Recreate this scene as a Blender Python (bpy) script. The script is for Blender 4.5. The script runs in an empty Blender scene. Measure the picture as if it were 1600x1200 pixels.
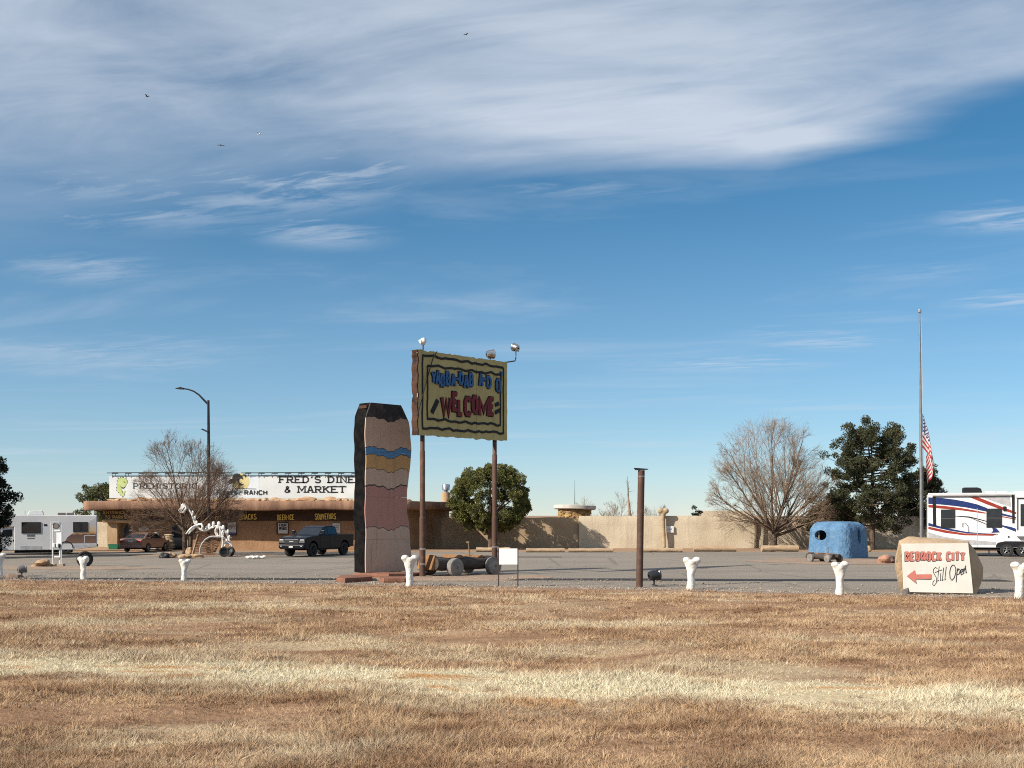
import bpy, bmesh, math, random
import numpy as np
from mathutils import Vector, Matrix, noise as mnoise

random.seed(7)
rng = np.random.default_rng(7)
R = math.radians
SC = bpy.context.scene
COL = SC.collection

# ------------------------------------------------------------------ camera
F, HY, EYE = 1800.0, 805.0, 2.7          # focal length in 1600-px units, horizon row, eye height
cam_data = bpy.data.cameras.new('camera')
cam = bpy.data.objects.new('camera', cam_data); COL.objects.link(cam)
cam.location = (0, 0, EYE); cam.rotation_euler = (R(90), 0, 0)
cam_data.sensor_fit = 'HORIZONTAL'; cam_data.sensor_width = 36.0
cam_data.lens = 36.0 * F / 1600.0
cam_data.shift_y = (HY - 600.0) / 1600.0
cam_data.clip_start = 0.1; cam_data.clip_end = 6000
SC.camera = cam

# ------------------------------------------------------------------ sun and sky
SUN_EL = 32.5
SUN_H = Vector((-0.85, -0.53)).normalized()
SUN_DIR = Vector((SUN_H.x * math.cos(R(SUN_EL)), SUN_H.y * math.cos(R(SUN_EL)), math.sin(R(SUN_EL))))
sun_data = bpy.data.lights.new('sun', 'SUN'); sun_data.energy = 5.0; sun_data.angle = R(0.5)
sun_data.color = (1.0, 0.90, 0.76)
sun = bpy.data.objects.new('sun', sun_data); COL.objects.link(sun)
sun.rotation_euler = (-SUN_DIR).to_track_quat('-Z', 'Y').to_euler()
sun.location = (-60, -40, 60)

SC.view_settings.view_transform = 'Standard'; SC.view_settings.look = 'None'
SC.view_settings.exposure = 0.68; SC.view_settings.gamma = 1.0
SC.view_settings.use_curve_mapping = False
SC.render.engine = 'CYCLES'
SC.cycles.use_denoising = False
SC.cycles.max_bounces = 4; SC.cycles.diffuse_bounces = 2; SC.cycles.glossy_bounces = 2
SC.cycles.use_adaptive_sampling = True; SC.cycles.adaptive_threshold = 0.02
SC.cycles.filter_width = 1.05

class NT:
    """tiny node-tree helper"""
    def __init__(s, tree): s.t = tree; s.n = tree.nodes; s.l = tree.links
    def new(s, typ, **kw):
        nd = s.n.new(typ)
        for k, v in kw.items(): setattr(nd, k, v)
        return nd
    def put(s, sock, v):
        if isinstance(v, bpy.types.NodeSocket): s.l.new(v, sock)
        elif isinstance(v, (tuple, list)) and len(v) == 3 and sock.type == 'RGBA': sock.default_value = (*v, 1)
        else: sock.default_value = v
    def math(s, op, a, b=0.0, c=0.0, clamp=False):
        nd = s.new('ShaderNodeMath', operation=op, use_clamp=clamp)
        s.put(nd.inputs[0], a); s.put(nd.inputs[1], b); s.put(nd.inputs[2], c)
        return nd.outputs[0]
    def smooth(s, x, lo, hi):
        nd = s.new('ShaderNodeMapRange', interpolation_type='SMOOTHSTEP')
        s.put(nd.inputs['Value'], x); s.put(nd.inputs['From Min'], lo); s.put(nd.inputs['From Max'], hi)
        return nd.outputs[0]
    def noise(s, vec, scale, detail=4, rough=0.55, dist=0.0):
        nd = s.new('ShaderNodeTexNoise'); s.put(nd.inputs['Vector'], vec)
        nd.inputs['Scale'].default_value = scale; nd.inputs['Detail'].default_value = detail
        nd.inputs['Roughness'].default_value = rough; nd.inputs['Distortion'].default_value = dist
        return nd.outputs['Fac']
    def mix(s, f, a, b, blend='MIX'):
        nd = s.new('ShaderNodeMix', data_type='RGBA', blend_type=blend)
        s.put(nd.inputs[0], f)
        ins = [i for i in nd.inputs if i.type == 'RGBA']
        s.put(ins[0], a); s.put(ins[1], b)
        return [o for o in nd.outputs if o.type == 'RGBA'][0]
    def comb(s, x, y, z):
        nd = s.new('ShaderNodeCombineXYZ')
        for i, v in enumerate((x, y, z)): s.put(nd.inputs[i], v)
        return nd.outputs[0]
    def sep(s, v):
        nd = s.new('ShaderNodeSeparateXYZ'); s.put(nd.inputs[0], v); return nd.outputs
    def scale(s, v, k):
        nd = s.new('ShaderNodeVectorMath', operation='MULTIPLY'); s.put(nd.inputs[0], v); nd.inputs[1].default_value = k
        return nd.outputs[0]

world = bpy.data.worlds.new('World'); SC.world = world; world.use_nodes = True
wt = NT(world.node_tree)
bg = wt.n['Background']
sky = wt.new('ShaderNodeTexSky'); sky.sky_type = 'NISHITA'; sky.sun_disc = False
sky.sun_elevation = R(SUN_EL); sky.sun_rotation = math.atan2(SUN_H.x, SUN_H.y) % (2 * math.pi)
sky.altitude = 2000; sky.air_density = 1.0; sky.dust_density = 0.0; sky.ozone_density = 4.6
SKY_STRENGTH = 0.0655
tc = wt.new('ShaderNodeTexCoord')
dx, dy, dz = wt.sep(tc.outputs['Generated'])
zz = wt.math('MAXIMUM', dz, 0.02)
cx = wt.math('DIVIDE', dx, zz); cy = wt.math('DIVIDE', dy, zz)       # a flat cloud deck overhead
P = wt.comb(cx, cy, 0.0)
# the broad cirrus sheet: its far edge lies a little over three deck heights away
wob = wt.math('SUBTRACT', wt.noise(wt.scale(P, (0.55, 0.9, 1)), 1.0, 5, 0.5, 0.3), 0.5)
right_cut = wt.math('MULTIPLY', wt.math('MAXIMUM', wt.math('SUBTRACT', cx, 0.75), 0.0), 1.15)
edge = wt.math('SUBTRACT', wt.math('SUBTRACT', 3.32, cy), right_cut)
edge = wt.math('ADD', edge, wt.math('MULTIPLY', wob, 1.5))
soft_left = wt.math('MULTIPLY', wt.math('MAXIMUM', wt.math('MULTIPLY', cx, -1.0), 0.0), 0.75)
sheet = wt.smooth(edge, wt.math('MULTIPLY', wt.math('ADD', 0.12, soft_left), -1.0), wt.math('ADD', 0.42, soft_left))
rotm = wt.new('ShaderNodeMapping'); rotm.inputs['Rotation'].default_value = (0, 0, R(24)); wt.put(rotm.inputs['Vector'], P)
fib = wt.noise(wt.scale(rotm.outputs[0], (0.75, 1.7, 1)), 1.3, 9, 0.62, 0.7)
fine = wt.noise(wt.scale(rotm.outputs[0], (1.4, 4.2, 1)), 2.0, 8, 0.65, 0.6)
broad = wt.noise(wt.scale(P, (0.9, 1.0, 1)), 0.9, 3, 0.5, 0.3)
dens = wt.math('ADD', wt.math('MULTIPLY', wt.smooth(fib, 0.25, 0.70), 0.42), wt.math('MULTIPLY', wt.smooth(fine, 0.25, 0.75), 0.09))
dens = wt.math('ADD', dens, wt.math('MULTIPLY', wt.smooth(broad, 0.26, 0.6), 0.50))
core = wt.math('SUBTRACT', wt.math('MULTIPLY', wt.smooth(wt.math('ABSOLUTE', wt.math('SUBTRACT', cx, 0.4)), 1.25, 0.0), 0.22), 0.05)   # the sheet is thickest ahead and to the right
sheet = wt.math('MULTIPLY', sheet, wt.math('ADD', dens, core), clamp=True)
# thin streaks lower down
streak = wt.noise(wt.scale(rotm.outputs[0], (0.30, 0.62, 1)), 1.0, 7, 0.6, 0.6)
streak = wt.math('MULTIPLY', wt.smooth(streak, 0.50, 0.78), 0.42)
cover = wt.math('MAXIMUM', sheet, streak)
def wisp(px, py, wx, wy, amp, tilt=0.0):
    """a single small cirrus streak on the deck, given by where it hangs in the sky"""
    global cover
    u, v = (px - 800) / F, (HY - py) / F
    X, Y = u / v, 1 / v
    sx, sy = wx / F / v, wy / F / v / v
    a = wt.math('SUBTRACT', cx, X); b = wt.math('SUBTRACT', cy, Y)
    b = wt.math('ADD', b, wt.math('MULTIPLY', a, tilt))
    b = wt.math('ADD', b, wt.math('MULTIPLY', wt.math('SUBTRACT', fine, 0.5), sy * 1.6))
    r = wt.math('SQRT', wt.math('ADD', wt.math('POWER', wt.math('DIVIDE', a, sx), 2.0), wt.math('POWER', wt.math('DIVIDE', b, sy), 2.0)))
    m = wt.math('MULTIPLY', wt.smooth(r, 1.0, 0.0), wt.math('MULTIPLY', wt.math('ADD', wt.math('MULTIPLY', wt.smooth(fine, 0.34, 0.70), wt.math('ADD', wt.smooth(fib, 0.3, 0.65), 0.4)), 0.08), amp))
    cover = wt.math('MAXIMUM', cover, m)
for a in ((500, 372, 150, 32, .50, 0), (130, 425, 190, 34, .45, .25), (1590, 345, 190, 34, .60, 0), (1575, 472, 150, 22, .55, 0),
          (1270, 535, 190, 22, .55, -.4), (1120, 572, 240, 20, .5, 0), (170, 560, 340, 40, .4, .1), (60, 705, 150, 8, .4, 0),
          (1560, 690, 300, 45, .5, 0), (450, 300, 440, 70, .55, .3), (150, 280, 340, 80, .5, .35), (260, 345, 300, 40, .4, .3), (900, 300, 260, 26, .35, 0), (1420, 430, 160, 24, .3, 0)):
    wisp(*a)
veil = wt.math('MULTIPLY', wt.smooth(dz, 0.32, 0.0), 0.27)            # thin high haze seen edge-on towards the horizon
cover = wt.math('ADD', cover, wt.math('MULTIPLY', veil, wt.math('SUBTRACT', 1.0, cover, clamp=True)))
skyc = wt.new('ShaderNodeHueSaturation'); skyc.inputs['Saturation'].default_value = 1.17; skyc.inputs['Hue'].default_value = 0.485
wt.l.new(sky.outputs[0], skyc.inputs['Color'])
cloudcol = (6.0, 6.7, 7.7)
allsky = wt.mix(wt.math('MULTIPLY', cover, 0.92, clamp=True), skyc.outputs[0], cloudcol)
wt.l.new(allsky, bg.inputs[0]); bg.inputs[1].default_value = SKY_STRENGTH

# ------------------------------------------------------------------ helpers
def gd(py): return F * EYE / (py - HY)                     # depth of a ground point seen at row py
def wx(px, d): return (px - 800) / F * d
def wz(py, d): return EYE + (HY - py) * d / F

class MB:
    """collects shapes; build() links them as one mesh object"""
    def __init__(s): s.v = []; s.f = []; s.m = []
    def add(s, vs, fs, mi=0, M=None):
        o = len(s.v)
        if M is not None: vs = [tuple(M @ Vector(p)) for p in vs]
        s.v.extend(tuple(p) for p in vs)
        s.f.extend(tuple(i + o for i in f) for f in fs); s.m.extend([mi] * len(fs))
        return s
    def box(s, x0, x1, y0, y1, z0, z1, mi=0, M=None, b=0.0):
        if b <= 0:
            vs = [(x0,y0,z0),(x1,y0,z0),(x1,y1,z0),(x0,y1,z0),(x0,y0,z1),(x1,y0,z1),(x1,y1,z1),(x0,y1,z1)]
            fs = [(0,3,2,1),(4,5,6,7),(0,1,5,4),(1,2,6,5),(2,3,7,6),(3,0,4,7)]
            return s.add(vs, fs, mi, M)
        bm = bmesh.new(); bmesh.ops.create_cube(bm, size=1)
        for v in bm.verts: v.co = ((x0+x1)/2 + v.co.x*(x1-x0), (y0+y1)/2 + v.co.y*(y1-y0), (z0+z1)/2 + v.co.z*(z1-z0))
        bmesh.ops.bevel(bm, geom=list(bm.edges), offset=b, segments=2, affect='EDGES', profile=0.5)
        return s.bm(bm, mi, M)
    def bm(s, bm, mi=0, M=None):
        bm.verts.index_update()
        s.add([tuple(v.co) for v in bm.verts], [[v.index for v in f.verts] for f in bm.faces], mi, M); bm.free(); return s
    def tube(s, pts, rad, n=8, mi=0, cap=True, M=None):
        pts = [Vector(p) for p in pts]; k = len(pts)
        rad = [rad] * k if isinstance(rad, (int, float)) else rad
        vs = []; fs = []; ref = None
        for i, p in enumerate(pts):
            t = (pts[min(i+1, k-1)] - pts[max(i-1, 0)])
            if t.length < 1e-9: t = Vector((0, 0, 1))
            t.normalize()
            if ref is None: ref = Vector((1, 0, 0)) if abs(t.x) < 0.8 else Vector((0, 1, 0))
            a = (ref - t * ref.dot(t))
            if a.length < 1e-6: a = t.orthogonal()
            a.normalize(); b = t.cross(a); ref = a
            for j in range(n):
                q = 2 * math.pi * j / n
                vs.append(p + (a * math.cos(q) + b * math.sin(q)) * rad[i])
        for i in range(k - 1):
            for j in range(n):
                fs.append((i*n + j, i*n + (j+1) % n, (i+1)*n + (j+1) % n, (i+1)*n + j))
        if cap: fs.append(tuple(range(n))[::-1]); fs.append(tuple((k-1)*n + j for j in range(n)))
        return s.add(vs, fs, mi, M)
    def prism(s, poly, d0, d1, mi=0, M=None):
        """polygon in x,z extruded along y from d0 (near) to d1"""
        k = len(poly)
        area = sum(poly[i][0]*poly[(i+1) % k][1] - poly[(i+1) % k][0]*poly[i][1] for i in range(k))
        if area < 0: poly = poly[::-1]
        vs = [(x, d0, z) for x, z in poly] + [(x, d1, z) for x, z in poly]
        fs = [tuple(range(k)), tuple(range(k, 2*k))[::-1]] + [(i, i+k, (i+1) % k + k, (i+1) % k) for i in range(k)]
        return s.add(vs, fs, mi, M)
    def lathe(s, prof, n=16, mi=0, M=None, cap=True):
        vs = []; fs = []; k = len(prof)
        for r, z in prof:
            for j in range(n):
                q = 2*math.pi*j/n; vs.append((r*math.cos(q), r*math.sin(q), z))
        for i in range(k-1):
            for j in range(n): fs.append((i*n+j, i*n+(j+1) % n, (i+1)*n+(j+1) % n, (i+1)*n+j))
        if cap: fs.append(tuple(range(n))[::-1]); fs.append(tuple((k-1)*n+j for j in range(n)))
        return s.add(vs, fs, mi, M)
    def ball(s, c, r, mi=0, sub=2, M=None, amp=0.0, seed=0.0):
        bm = bmesh.new(); bmesh.ops.create_icosphere(bm, subdivisions=sub, radius=1)
        r = (r, r, r) if isinstance(r, (int, float)) else r
        for v in bm.verts:
            k = 1 + amp * mnoise.noise(v.co * 1.3 + Vector((seed, seed*2.1, -seed))) if amp else 1
            v.co = Vector((c[0] + v.co.x*r[0]*k, c[1] + v.co.y*r[1]*k, c[2] + v.co.z*r[2]*k))
        return s.bm(bm, mi, M)
    def stroke(s, pts, w, d0, d1, mi=0, closed=False):
        """thick polyline in x,z with a mitred outline, extruded in y"""
        pts = [Vector((p[0], p[1])) for p in pts]; k = len(pts)
        L = []; Rr = []
        for i in range(k):
            a = pts[i-1] if (i > 0 or closed) else None
            b = pts[(i+1) % k] if (i < k-1 or closed) else None
            if a is not None and (pts[i]-a).length < 1e-9: a = None
            if b is not None and (b-pts[i]).length < 1e-9: b = None
            t1 = (pts[i]-a).normalized() if a is not None else None
            t2 = (b-pts[i]).normalized() if b is not None else None
            if t1 is None: t1 = t2
            if t2 is None: t2 = t1
            if t1 is None: return s
            n1 = Vector((-t1.y, t1.x)); n2 = Vector((-t2.y, t2.x)); n = (n1 + n2)
            n = n.normalized() if n.length > 1e-4 else n1
            c = max(n.dot(n1), 0.55)
            L.append(pts[i] + n*(w/2/c)); Rr.append(pts[i] - n*(w/2/c))
        vs = []
        for i in range(k): vs += [(L[i].x, d0, L[i].y), (Rr[i].x, d0, Rr[i].y), (L[i].x, d1, L[i].y), (Rr[i].x, d1, Rr[i].y)]
        fs = []
        for i in range(k if closed else k-1):
            a = 4*i; b = 4*((i+1) % k)
            fs += [(a, a+1, b+1, b), (a+2, b+2, b+3, a+3), (a, b, b+2, a+2), (a+1, a+3, b+3, b+1)]
        if not closed: fs += [(0, 2, 3, 1), (4*k-4, 4*k-3, 4*k-1, 4*k-2)]
        return s.add(vs, fs, mi)
    def build(s, name, mats, parent=None, smooth=False, loc=None, bevel=0.0):
        me = bpy.data.meshes.new(name); me.from_pydata(s.v, [], s.f)
        for m in (mats if isinstance(mats, (list, tuple)) else [mats]): me.materials.append(m)
        if len(me.polygons) == len(s.m): me.polygons.foreach_set('material_index', s.m)
        if smooth: me.polygons.foreach_set('use_smooth', [True]*len(me.polygons))
        me.validate(); me.update()
        return link(name, me, parent, loc, bevel, smooth)

def link(name, me, parent=None, loc=None, bevel=0.0, smooth=False):
    o = bpy.data.objects.new(name, me); COL.objects.link(o)
    if parent is not None: o.parent = parent
    if loc is not None: o.location = loc
    if bevel > 0:
        b = o.modifiers.new('bevel', 'BEVEL'); b.width = bevel; b.segments = 2; b.limit_method = 'ANGLE'; b.angle_limit = R(35)
    if smooth == 'auto':
        me.polygons.foreach_set('use_smooth', [True]*len(me.polygons))
        me.set_sharp_from_angle(angle=R(38))
    return o

def tag(o, label, cat, group=None):
    o['label'] = label; o['category'] = cat
    if group: o['group'] = group
    return o
def thing(name, label, cat, loc=(0, 0, 0), rz=0.0, group=None):
    o = bpy.data.objects.new(name, None); COL.objects.link(o); o.empty_display_size = 0.3
    o.location = loc; o.rotation_euler = (0, 0, rz)
    return tag(o, label, cat, group)
def kind(o, k): o['kind'] = k; return o
def copy_tree(o, parent=None):
    c = o.copy(); COL.objects.link(c); c.parent = parent
    for ch in list(o.children): copy_tree(ch, c)
    return c
def baked(o):
    """apply an object's modifiers into a plain mesh"""
    dg = bpy.context.evaluated_depsgraph_get()
    me = bpy.data.meshes.new_from_object(o.evaluated_get(dg)); me.name = o.data.name
    o.modifiers.clear(); o.data = me
    return o
def remeshed(o, voxel, smooth_it=6):
    m = o.modifiers.new('r', 'REMESH'); m.mode = 'VOXEL'; m.voxel_size = voxel; m.use_smooth_shade = True
    s = o.modifiers.new('s', 'SMOOTH'); s.iterations = smooth_it; s.factor = 0.5
    return baked(o)
def roughen(o, amp, freq, seed=0.0, amp2=0.0, freq2=8.0):
    me = o.data; off = Vector((seed*3.7, -seed*1.9, seed*5.3))
    nn = [v.normal.copy() for v in me.vertices]
    for v, n in zip(me.vertices, nn):
        k = mnoise.noise(v.co*freq + off)*amp
        if amp2: k += mnoise.noise(v.co*freq2 + off)*amp2
        v.co += n*k
    me.update(); return o

MATS = {}
def mat(name, col, rough=0.8, col2=None, scale=3.0, detail=5, lo=0.35, hi=0.65, bump=0.0, bscale=20.0, metal=0.0, spec=0.3,
        stretch=None, fine=0.0, fscale=60.0, coat=0.0, coords='Object', streak=0.0):
    if name in MATS: return MATS[name]
    sc_ = .81 if 'white' not in name else .94                # measured against the photograph's exposure
    col = tuple(x*sc_ for x in col); col2 = tuple(x*sc_ for x in col2) if col2 is not None else None
    m = bpy.data.materials.new(name); m.use_nodes = True; t = NT(m.node_tree)
    p = t.n['Principled BSDF']; p.inputs['Roughness'].default_value = rough; p.inputs['Metallic'].default_value = metal
    p.inputs['Specular IOR Level'].default_value = spec
    if coat: p.inputs['Coat Weight'].default_value = coat; p.inputs['Coat Roughness'].default_value = 0.06
    c2 = col2 if col2 is not None else tuple(x*0.8 for x in col)
    tcn = t.new('ShaderNodeTexCoord'); vec = tcn.outputs[coords]
    v = t.scale(vec, stretch) if stretch else vec
    f = t.smooth(t.noise(v, scale, detail, 0.6), lo, hi)
    c = t.mix(f, col, c2)
    if fine:
        g = t.noise(vec, fscale, 3, 0.6)
        c = t.mix(fine, c, t.mix(t.smooth(g, 0.35, 0.65), tuple(x*0.45 for x in col), tuple(min(1, x*1.45) for x in col)))
    if streak:                                          # rain runs down the face
        g = t.noise(t.scale(vec, (2.6, 2.6, .22)), 1.0, 5, .65)
        c = t.mix(t.math('MULTIPLY', t.smooth(g, .48, .72), streak), c, tuple(x*.52 for x in col))
        g = t.noise(vec, .9, 6, .7)
        c = t.mix(t.math('MULTIPLY', t.smooth(g, .52, .7), streak*.7), c, tuple(x*.7 for x in col))
    t.l.new(c, p.inputs['Base Color'])
    if bump:
        b = t.new('ShaderNodeBump'); b.inputs['Strength'].default_value = bump; b.inputs['Distance'].default_value = 0.05
        t.l.new(t.noise(vec, bscale, 4, 0.6), b.inputs['Height']); t.l.new(b.outputs[0], p.inputs['Normal'])
    MATS[name] = m; return m

# ---- stroke alphabet: polylines in a unit box (x, z)
AL = {
 'A': [[(0,0),(.42,1),(.58,1),(1,0)], [(.2,.34),(.8,.34)]],
 'B': [[(0,.52),(.62,.52),(.88,.64),(.88,.88),(.62,1),(0,1),(0,0),(.66,0),(.96,.12),(.96,.40),(.66,.52)]],
 'C': [[(1,.8),(.8,1),(.25,1),(0,.78),(0,.22),(.25,0),(.8,0),(1,.2)]],
 'D': [[(0,0),(0,1),(.6,1),(1,.7),(1,.3),(.6,0),(0,0)]],
 'E': [[(.95,0),(0,0),(0,1),(.95,1)], [(0,.52),(.75,.52)]],
 'F': [[(0,0),(0,1),(.95,1)], [(0,.52),(.72,.52)]],
 'H': [[(0,0),(0,1)], [(1,0),(1,1)], [(0,.52),(1,.52)]],
 'I': [[(.5,0),(.5,1)]],
 'K': [[(0,0),(0,1)], [(.95,1),(.06,.45)], [(.3,.6),(1,0)]],
 'L': [[(0,1),(0,0),(.9,0)]],
 'M': [[(0,0),(0,1),(.5,.3),(1,1),(1,0)]],
 'N': [[(0,0),(0,1),(1,0),(1,1)]],
 'n': [[(0,0),(0,.85),(.15,1),(.85,1),(1,.85),(1,0)]],
 'O': [[(.28,0),(0,.25),(0,.75),(.28,1),(.72,1),(1,.75),(1,.25),(.72,0),(.28,0)]],
 'P': [[(0,0),(0,1),(.68,1),(.95,.86),(.95,.6),(.68,.46),(0,.46)]],
 'R': [[(0,0),(0,1),(.68,1),(.95,.86),(.95,.6),(.68,.48),(0,.48)], [(.45,.48),(1,0)]],
 'S': [[(.95,.82),(.75,1),(.22,1),(.02,.84),(.02,.66),(.2,.54),(.8,.46),(.98,.34),(.98,.16),(.78,0),(.22,0),(.02,.18)]],
 'T': [[(.5,0),(.5,1)], [(0,1),(1,1)]],
 'U': [[(0,1),(0,.22),(.24,0),(.76,0),(1,.22),(1,1)]],
 'V': [[(0,1),(.45,0),(.55,0),(1,1)]],
 'W': [[(0,1),(.24,0),(.5,.8),(.76,0),(1,1)]],
 'Y': [[(0,1),(.5,.48),(1,1)], [(.5,.48),(.5,0)]],
 '&': [[(1,.0),(.3,.72),(.3,.9),(.5,1),(.68,.9),(.66,.72),(.1,.36),(.06,.14),(.26,0),(.6,.02),(1,.42)]],
 "'": [[(.5,1),(.42,.74)]],
 '-': [[(.1,.5),(.9,.5)]],
 '.': [[(.5,.42),(.5,.58)]],
}
WID = {'I': .35, 'M': 1.25, 'W': 1.3, "'": .3, '-': .6, ' ': .55, '.': .3}
def letters(mb, text, x0, x1, z0, z1, w, d0, d1, gap=.32, serif=0.0, jitter=None, mi=0):
    """lay a word between x0 and x1 with raised strokes; each stroke sits a hair above the last"""
    un = sum(WID.get(c, 1.0) for c in text) + gap*(len(text)-1)
    k = (x1-x0)/un; x = x0
    for i, c in enumerate(text):
        cw = WID.get(c, 1.0)*k
        a, b = z0, z1
        if jitter: a += jitter[i % len(jitter)][0]*(z1-z0); b += jitter[i % len(jitter)][1]*(z1-z0)
        for q, pl in enumerate(AL.get(c, [])):
            pts = [(x + p[0]*cw, a + p[1]*(b-a)) for p in pl]
            mb.stroke(pts, w, d0 - 0.0015*q, d1, mi)
            if serif:
                ends = [pts[0], pts[-1]]
                if c in 'MN': ends += [pts[1]] + ([pts[3]] if c == 'M' else [])
                if c in 'EFPRBD': ends += [(x, b), (x, a)] if c != 'F' else [(x, b)]
                if c not in "'&-OCS":
                    for ex, ez in ends:
                        if abs(ez-a) < 1e-6 or abs(ez-b) < 1e-6:
                            zc = ez + (w*.1 if abs(ez-a) < 1e-6 else -w*.1)
                            mb.stroke([(ex-serif, zc), (ex+serif, zc)], w*.75, d0-.004-.0005*q, d1, mi)
        x += cw + gap*k
    return mb
# ------------------------------------------------------------------ ground
def zone_mat():
    """dry verge: brown thatch, pale straw band, rusty patches, all by place on the ground"""
    def colour(t, soil):
        g = t.new('ShaderNodeNewGeometry'); pos = g.outputs['Position']
        x, y, z = t.sep(pos)
        big = t.noise(t.scale(pos, (.16, .30, 1)), 1.0, 5, .6, .4)
        mid = t.noise(t.scale(pos, (.7, 1.3, 1)), 1.0, 5, .6, .3)
        small = t.noise(pos, 9.0, 4, .6)
        warp = t.math('MULTIPLY', t.math('SUBTRACT', mid, .5), 3.2)
        warp2 = t.math('MULTIPLY', t.math('SUBTRACT', big, .5), 3.5)
        # straw band runs slantwise: centre depth falls from left to right
        c = t.math('ADD', t.math('MULTIPLY', x, -.27), 17.3)
        dd = t.math('ADD', t.math('SUBTRACT', y, c), t.math('ADD', warp, warp2))
        band = t.math('SUBTRACT', 1.0, t.smooth(t.math('ADD', t.math('ABSOLUTE', dd), t.math('MULTIPLY', small, .9)), .95, 2.4), clamp=True)
        pale2 = t.math('MULTIPLY', t.smooth(t.math('ADD', big, t.math('MULTIPLY', small, .12)), .54, .70), .55)
        pale = t.math('MAXIMUM', band, pale2)
        if soil:
            base = t.mix(t.smooth(mid, .35, .65), (.19, .115, .07), (.27, .17, .105))
            pal = (.42, .35, .23)
        else:
            base = t.mix(t.smooth(mid, .36, .66), (.255, .155, .093), (.52, .375, .235))
            base = t.mix(t.math('MULTIPLY', t.smooth(small, .48, .72), .6), base, (.10, .06, .035))
            pal = t.mix(t.smooth(small, .3, .7), (.65, .605, .455), (.575, .51, .365))
        col = t.mix(pale, base, pal)
        rn = t.noise(t.scale(pos, (.45, 1.6, 1)), 1.0, 4, .6, .6)
        rust = t.math('MULTIPLY', t.smooth(rn, .55, .66), t.math('SUBTRACT', 1.0, t.smooth(t.math('ABSOLUTE', t.math('SUBTRACT', dd, -.3)), .6, 2.2), clamp=True))
        col = t.mix(t.math('MULTIPLY', rust, .8), col, (.36, .17, .055))
        # reddish bare dirt near the road edge
        ed = t.math('SUBTRACT', t.math('SUBTRACT', t.math('SUBTRACT', 43.0, t.math('MULTIPLY', x, .30)), t.math('MULTIPLY', t.math('MULTIPLY', x, x), .004)), y)
        edge = t.math('MULTIPLY', t.smooth(t.math('ADD', ed, t.math('MULTIPLY', t.math('SUBTRACT', mid, .5), 4)), 4.5, .6), .75)
        col = t.mix(edge, col, (.25, .15, .095))
        return col, small
    out = []
    for nm, soil in (('verge_soil', True), ('dry_grass_blades', False)):
        m = bpy.data.materials.new(nm); m.use_nodes = True; t = NT(m.node_tree); p = t.n['Principled BSDF']
        c, s = colour(t, soil); t.l.new(c, p.inputs['Base Color']); p.inputs['Roughness'].default_value = .95
        p.inputs['Specular IOR Level'].default_value = .08
        if soil:
            b = t.new('ShaderNodeBump'); b.inputs['Strength'].default_value = .8; b.inputs['Distance'].default_value = .06
            t.l.new(s, b.inputs['Height']); t.l.new(b.outputs[0], p.inputs['Normal'])
        out.append(m)
    return out
M_SOIL, M_BLADE = zone_mat()
M_DIRT = mat('dirt', (.36, .24, .15), .95, (.28, .17, .10), scale=.35, bump=.5, bscale=4, fine=.25, fscale=7)
M_REDDIRT = mat('red_dirt', (.34, .245, .18), .95, (.25, .19, .145), scale=.8, bump=.5, bscale=6, fine=.3, fscale=9)

def asphalt_mat():
    m = bpy.data.materials.new('asphalt'); m.use_nodes = True; t = NT(m.node_tree); p = t.n['Principled BSDF']
    g = t.new('ShaderNodeNewGeometry'); pos = g.outputs['Position']
    a = t.noise(t.scale(pos, (.05, .22, 1)), 1.0, 5, .6, .3); b = t.noise(t.scale(pos, (.5, 1, 1)), 1.0, 4, .6)
    c = t.mix(t.smooth(a, .38, .62), (.165, .142, .118), (.22, .185, .148))
    c = t.mix(t.math('MULTIPLY', t.smooth(b, .5, .75), .35), c, (.26, .20, .155))
    pt_ = t.noise(t.scale(pos, (.16, .5, 1)), 1.0, 6, .7, .8); c = t.mix(t.math('MULTIPLY', t.smooth(pt_, .54, .66), .45), c, (.105, .095, .085))
    vo = t.new('ShaderNodeTexVoronoi', feature='DISTANCE_TO_EDGE'); t.put(vo.inputs['Vector'], t.scale(pos, (.16, .11, 1))); vo.inputs['Scale'].default_value = 1.0
    c = t.mix(t.math('MULTIPLY', t.smooth(vo.outputs['Distance'], .02, .004), .6), c, (.06, .055, .05))
    f = t.noise(pos, 16.0, 3, .7); c = t.mix(.42, c, t.mix(t.smooth(f, .38, .62), (.06, .06, .06), (.40, .36, .31)))
    t.l.new(c, p.inputs['Base Color']); p.inputs['Roughness'].default_value = .9; p.inputs['Specular IOR Level'].default_value = .15
    bp = t.new('ShaderNodeBump'); bp.inputs['Strength'].default_value = .5; bp.inputs['Distance'].default_value = .03
    t.l.new(f, bp.inputs['Height']); t.l.new(bp.outputs[0], p.inputs['Normal'])
    return m
M_ASPH = asphalt_mat()
M_SHADOW = mat('shadow_dark', (.022, .022, .026), .8, (.04, .038, .036), scale=1.5, fine=.2, fscale=12)  # near-black colour for the shadow lines painted across the lot

def sheet(name, m, outline, z, tris=True):
    mb = MB(); mb.add([(x, y, z) for x, y in outline], [tuple(range(len(outline)))])
    return kind(mb.build(name, m), 'structure')
sheet('ground', M_DIRT, [(-3000, -300), (3000, -300), (3000, 5000), (-3000, 5000)], -0.02)
far_edge = [(-130, 86)] + [(x, 85.2 + .5*mnoise.noise(Vector((x*.21, 3, 0)))) for x in np.arange(-60, 75, 1.5)] + [(130, 86)]
def edge_y(x): return 43.0 - .30*x - .004*x*x if x < 38 else 25.8 - .6*(x-38)
sheet('parking_lot', M_ASPH, [(-130, 26)] + [(x, edge_y(x)-1.3) for x in np.arange(-36, 37, 3.0)] + [(130, 26)] + far_edge[::-1], 0.0)

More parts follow.
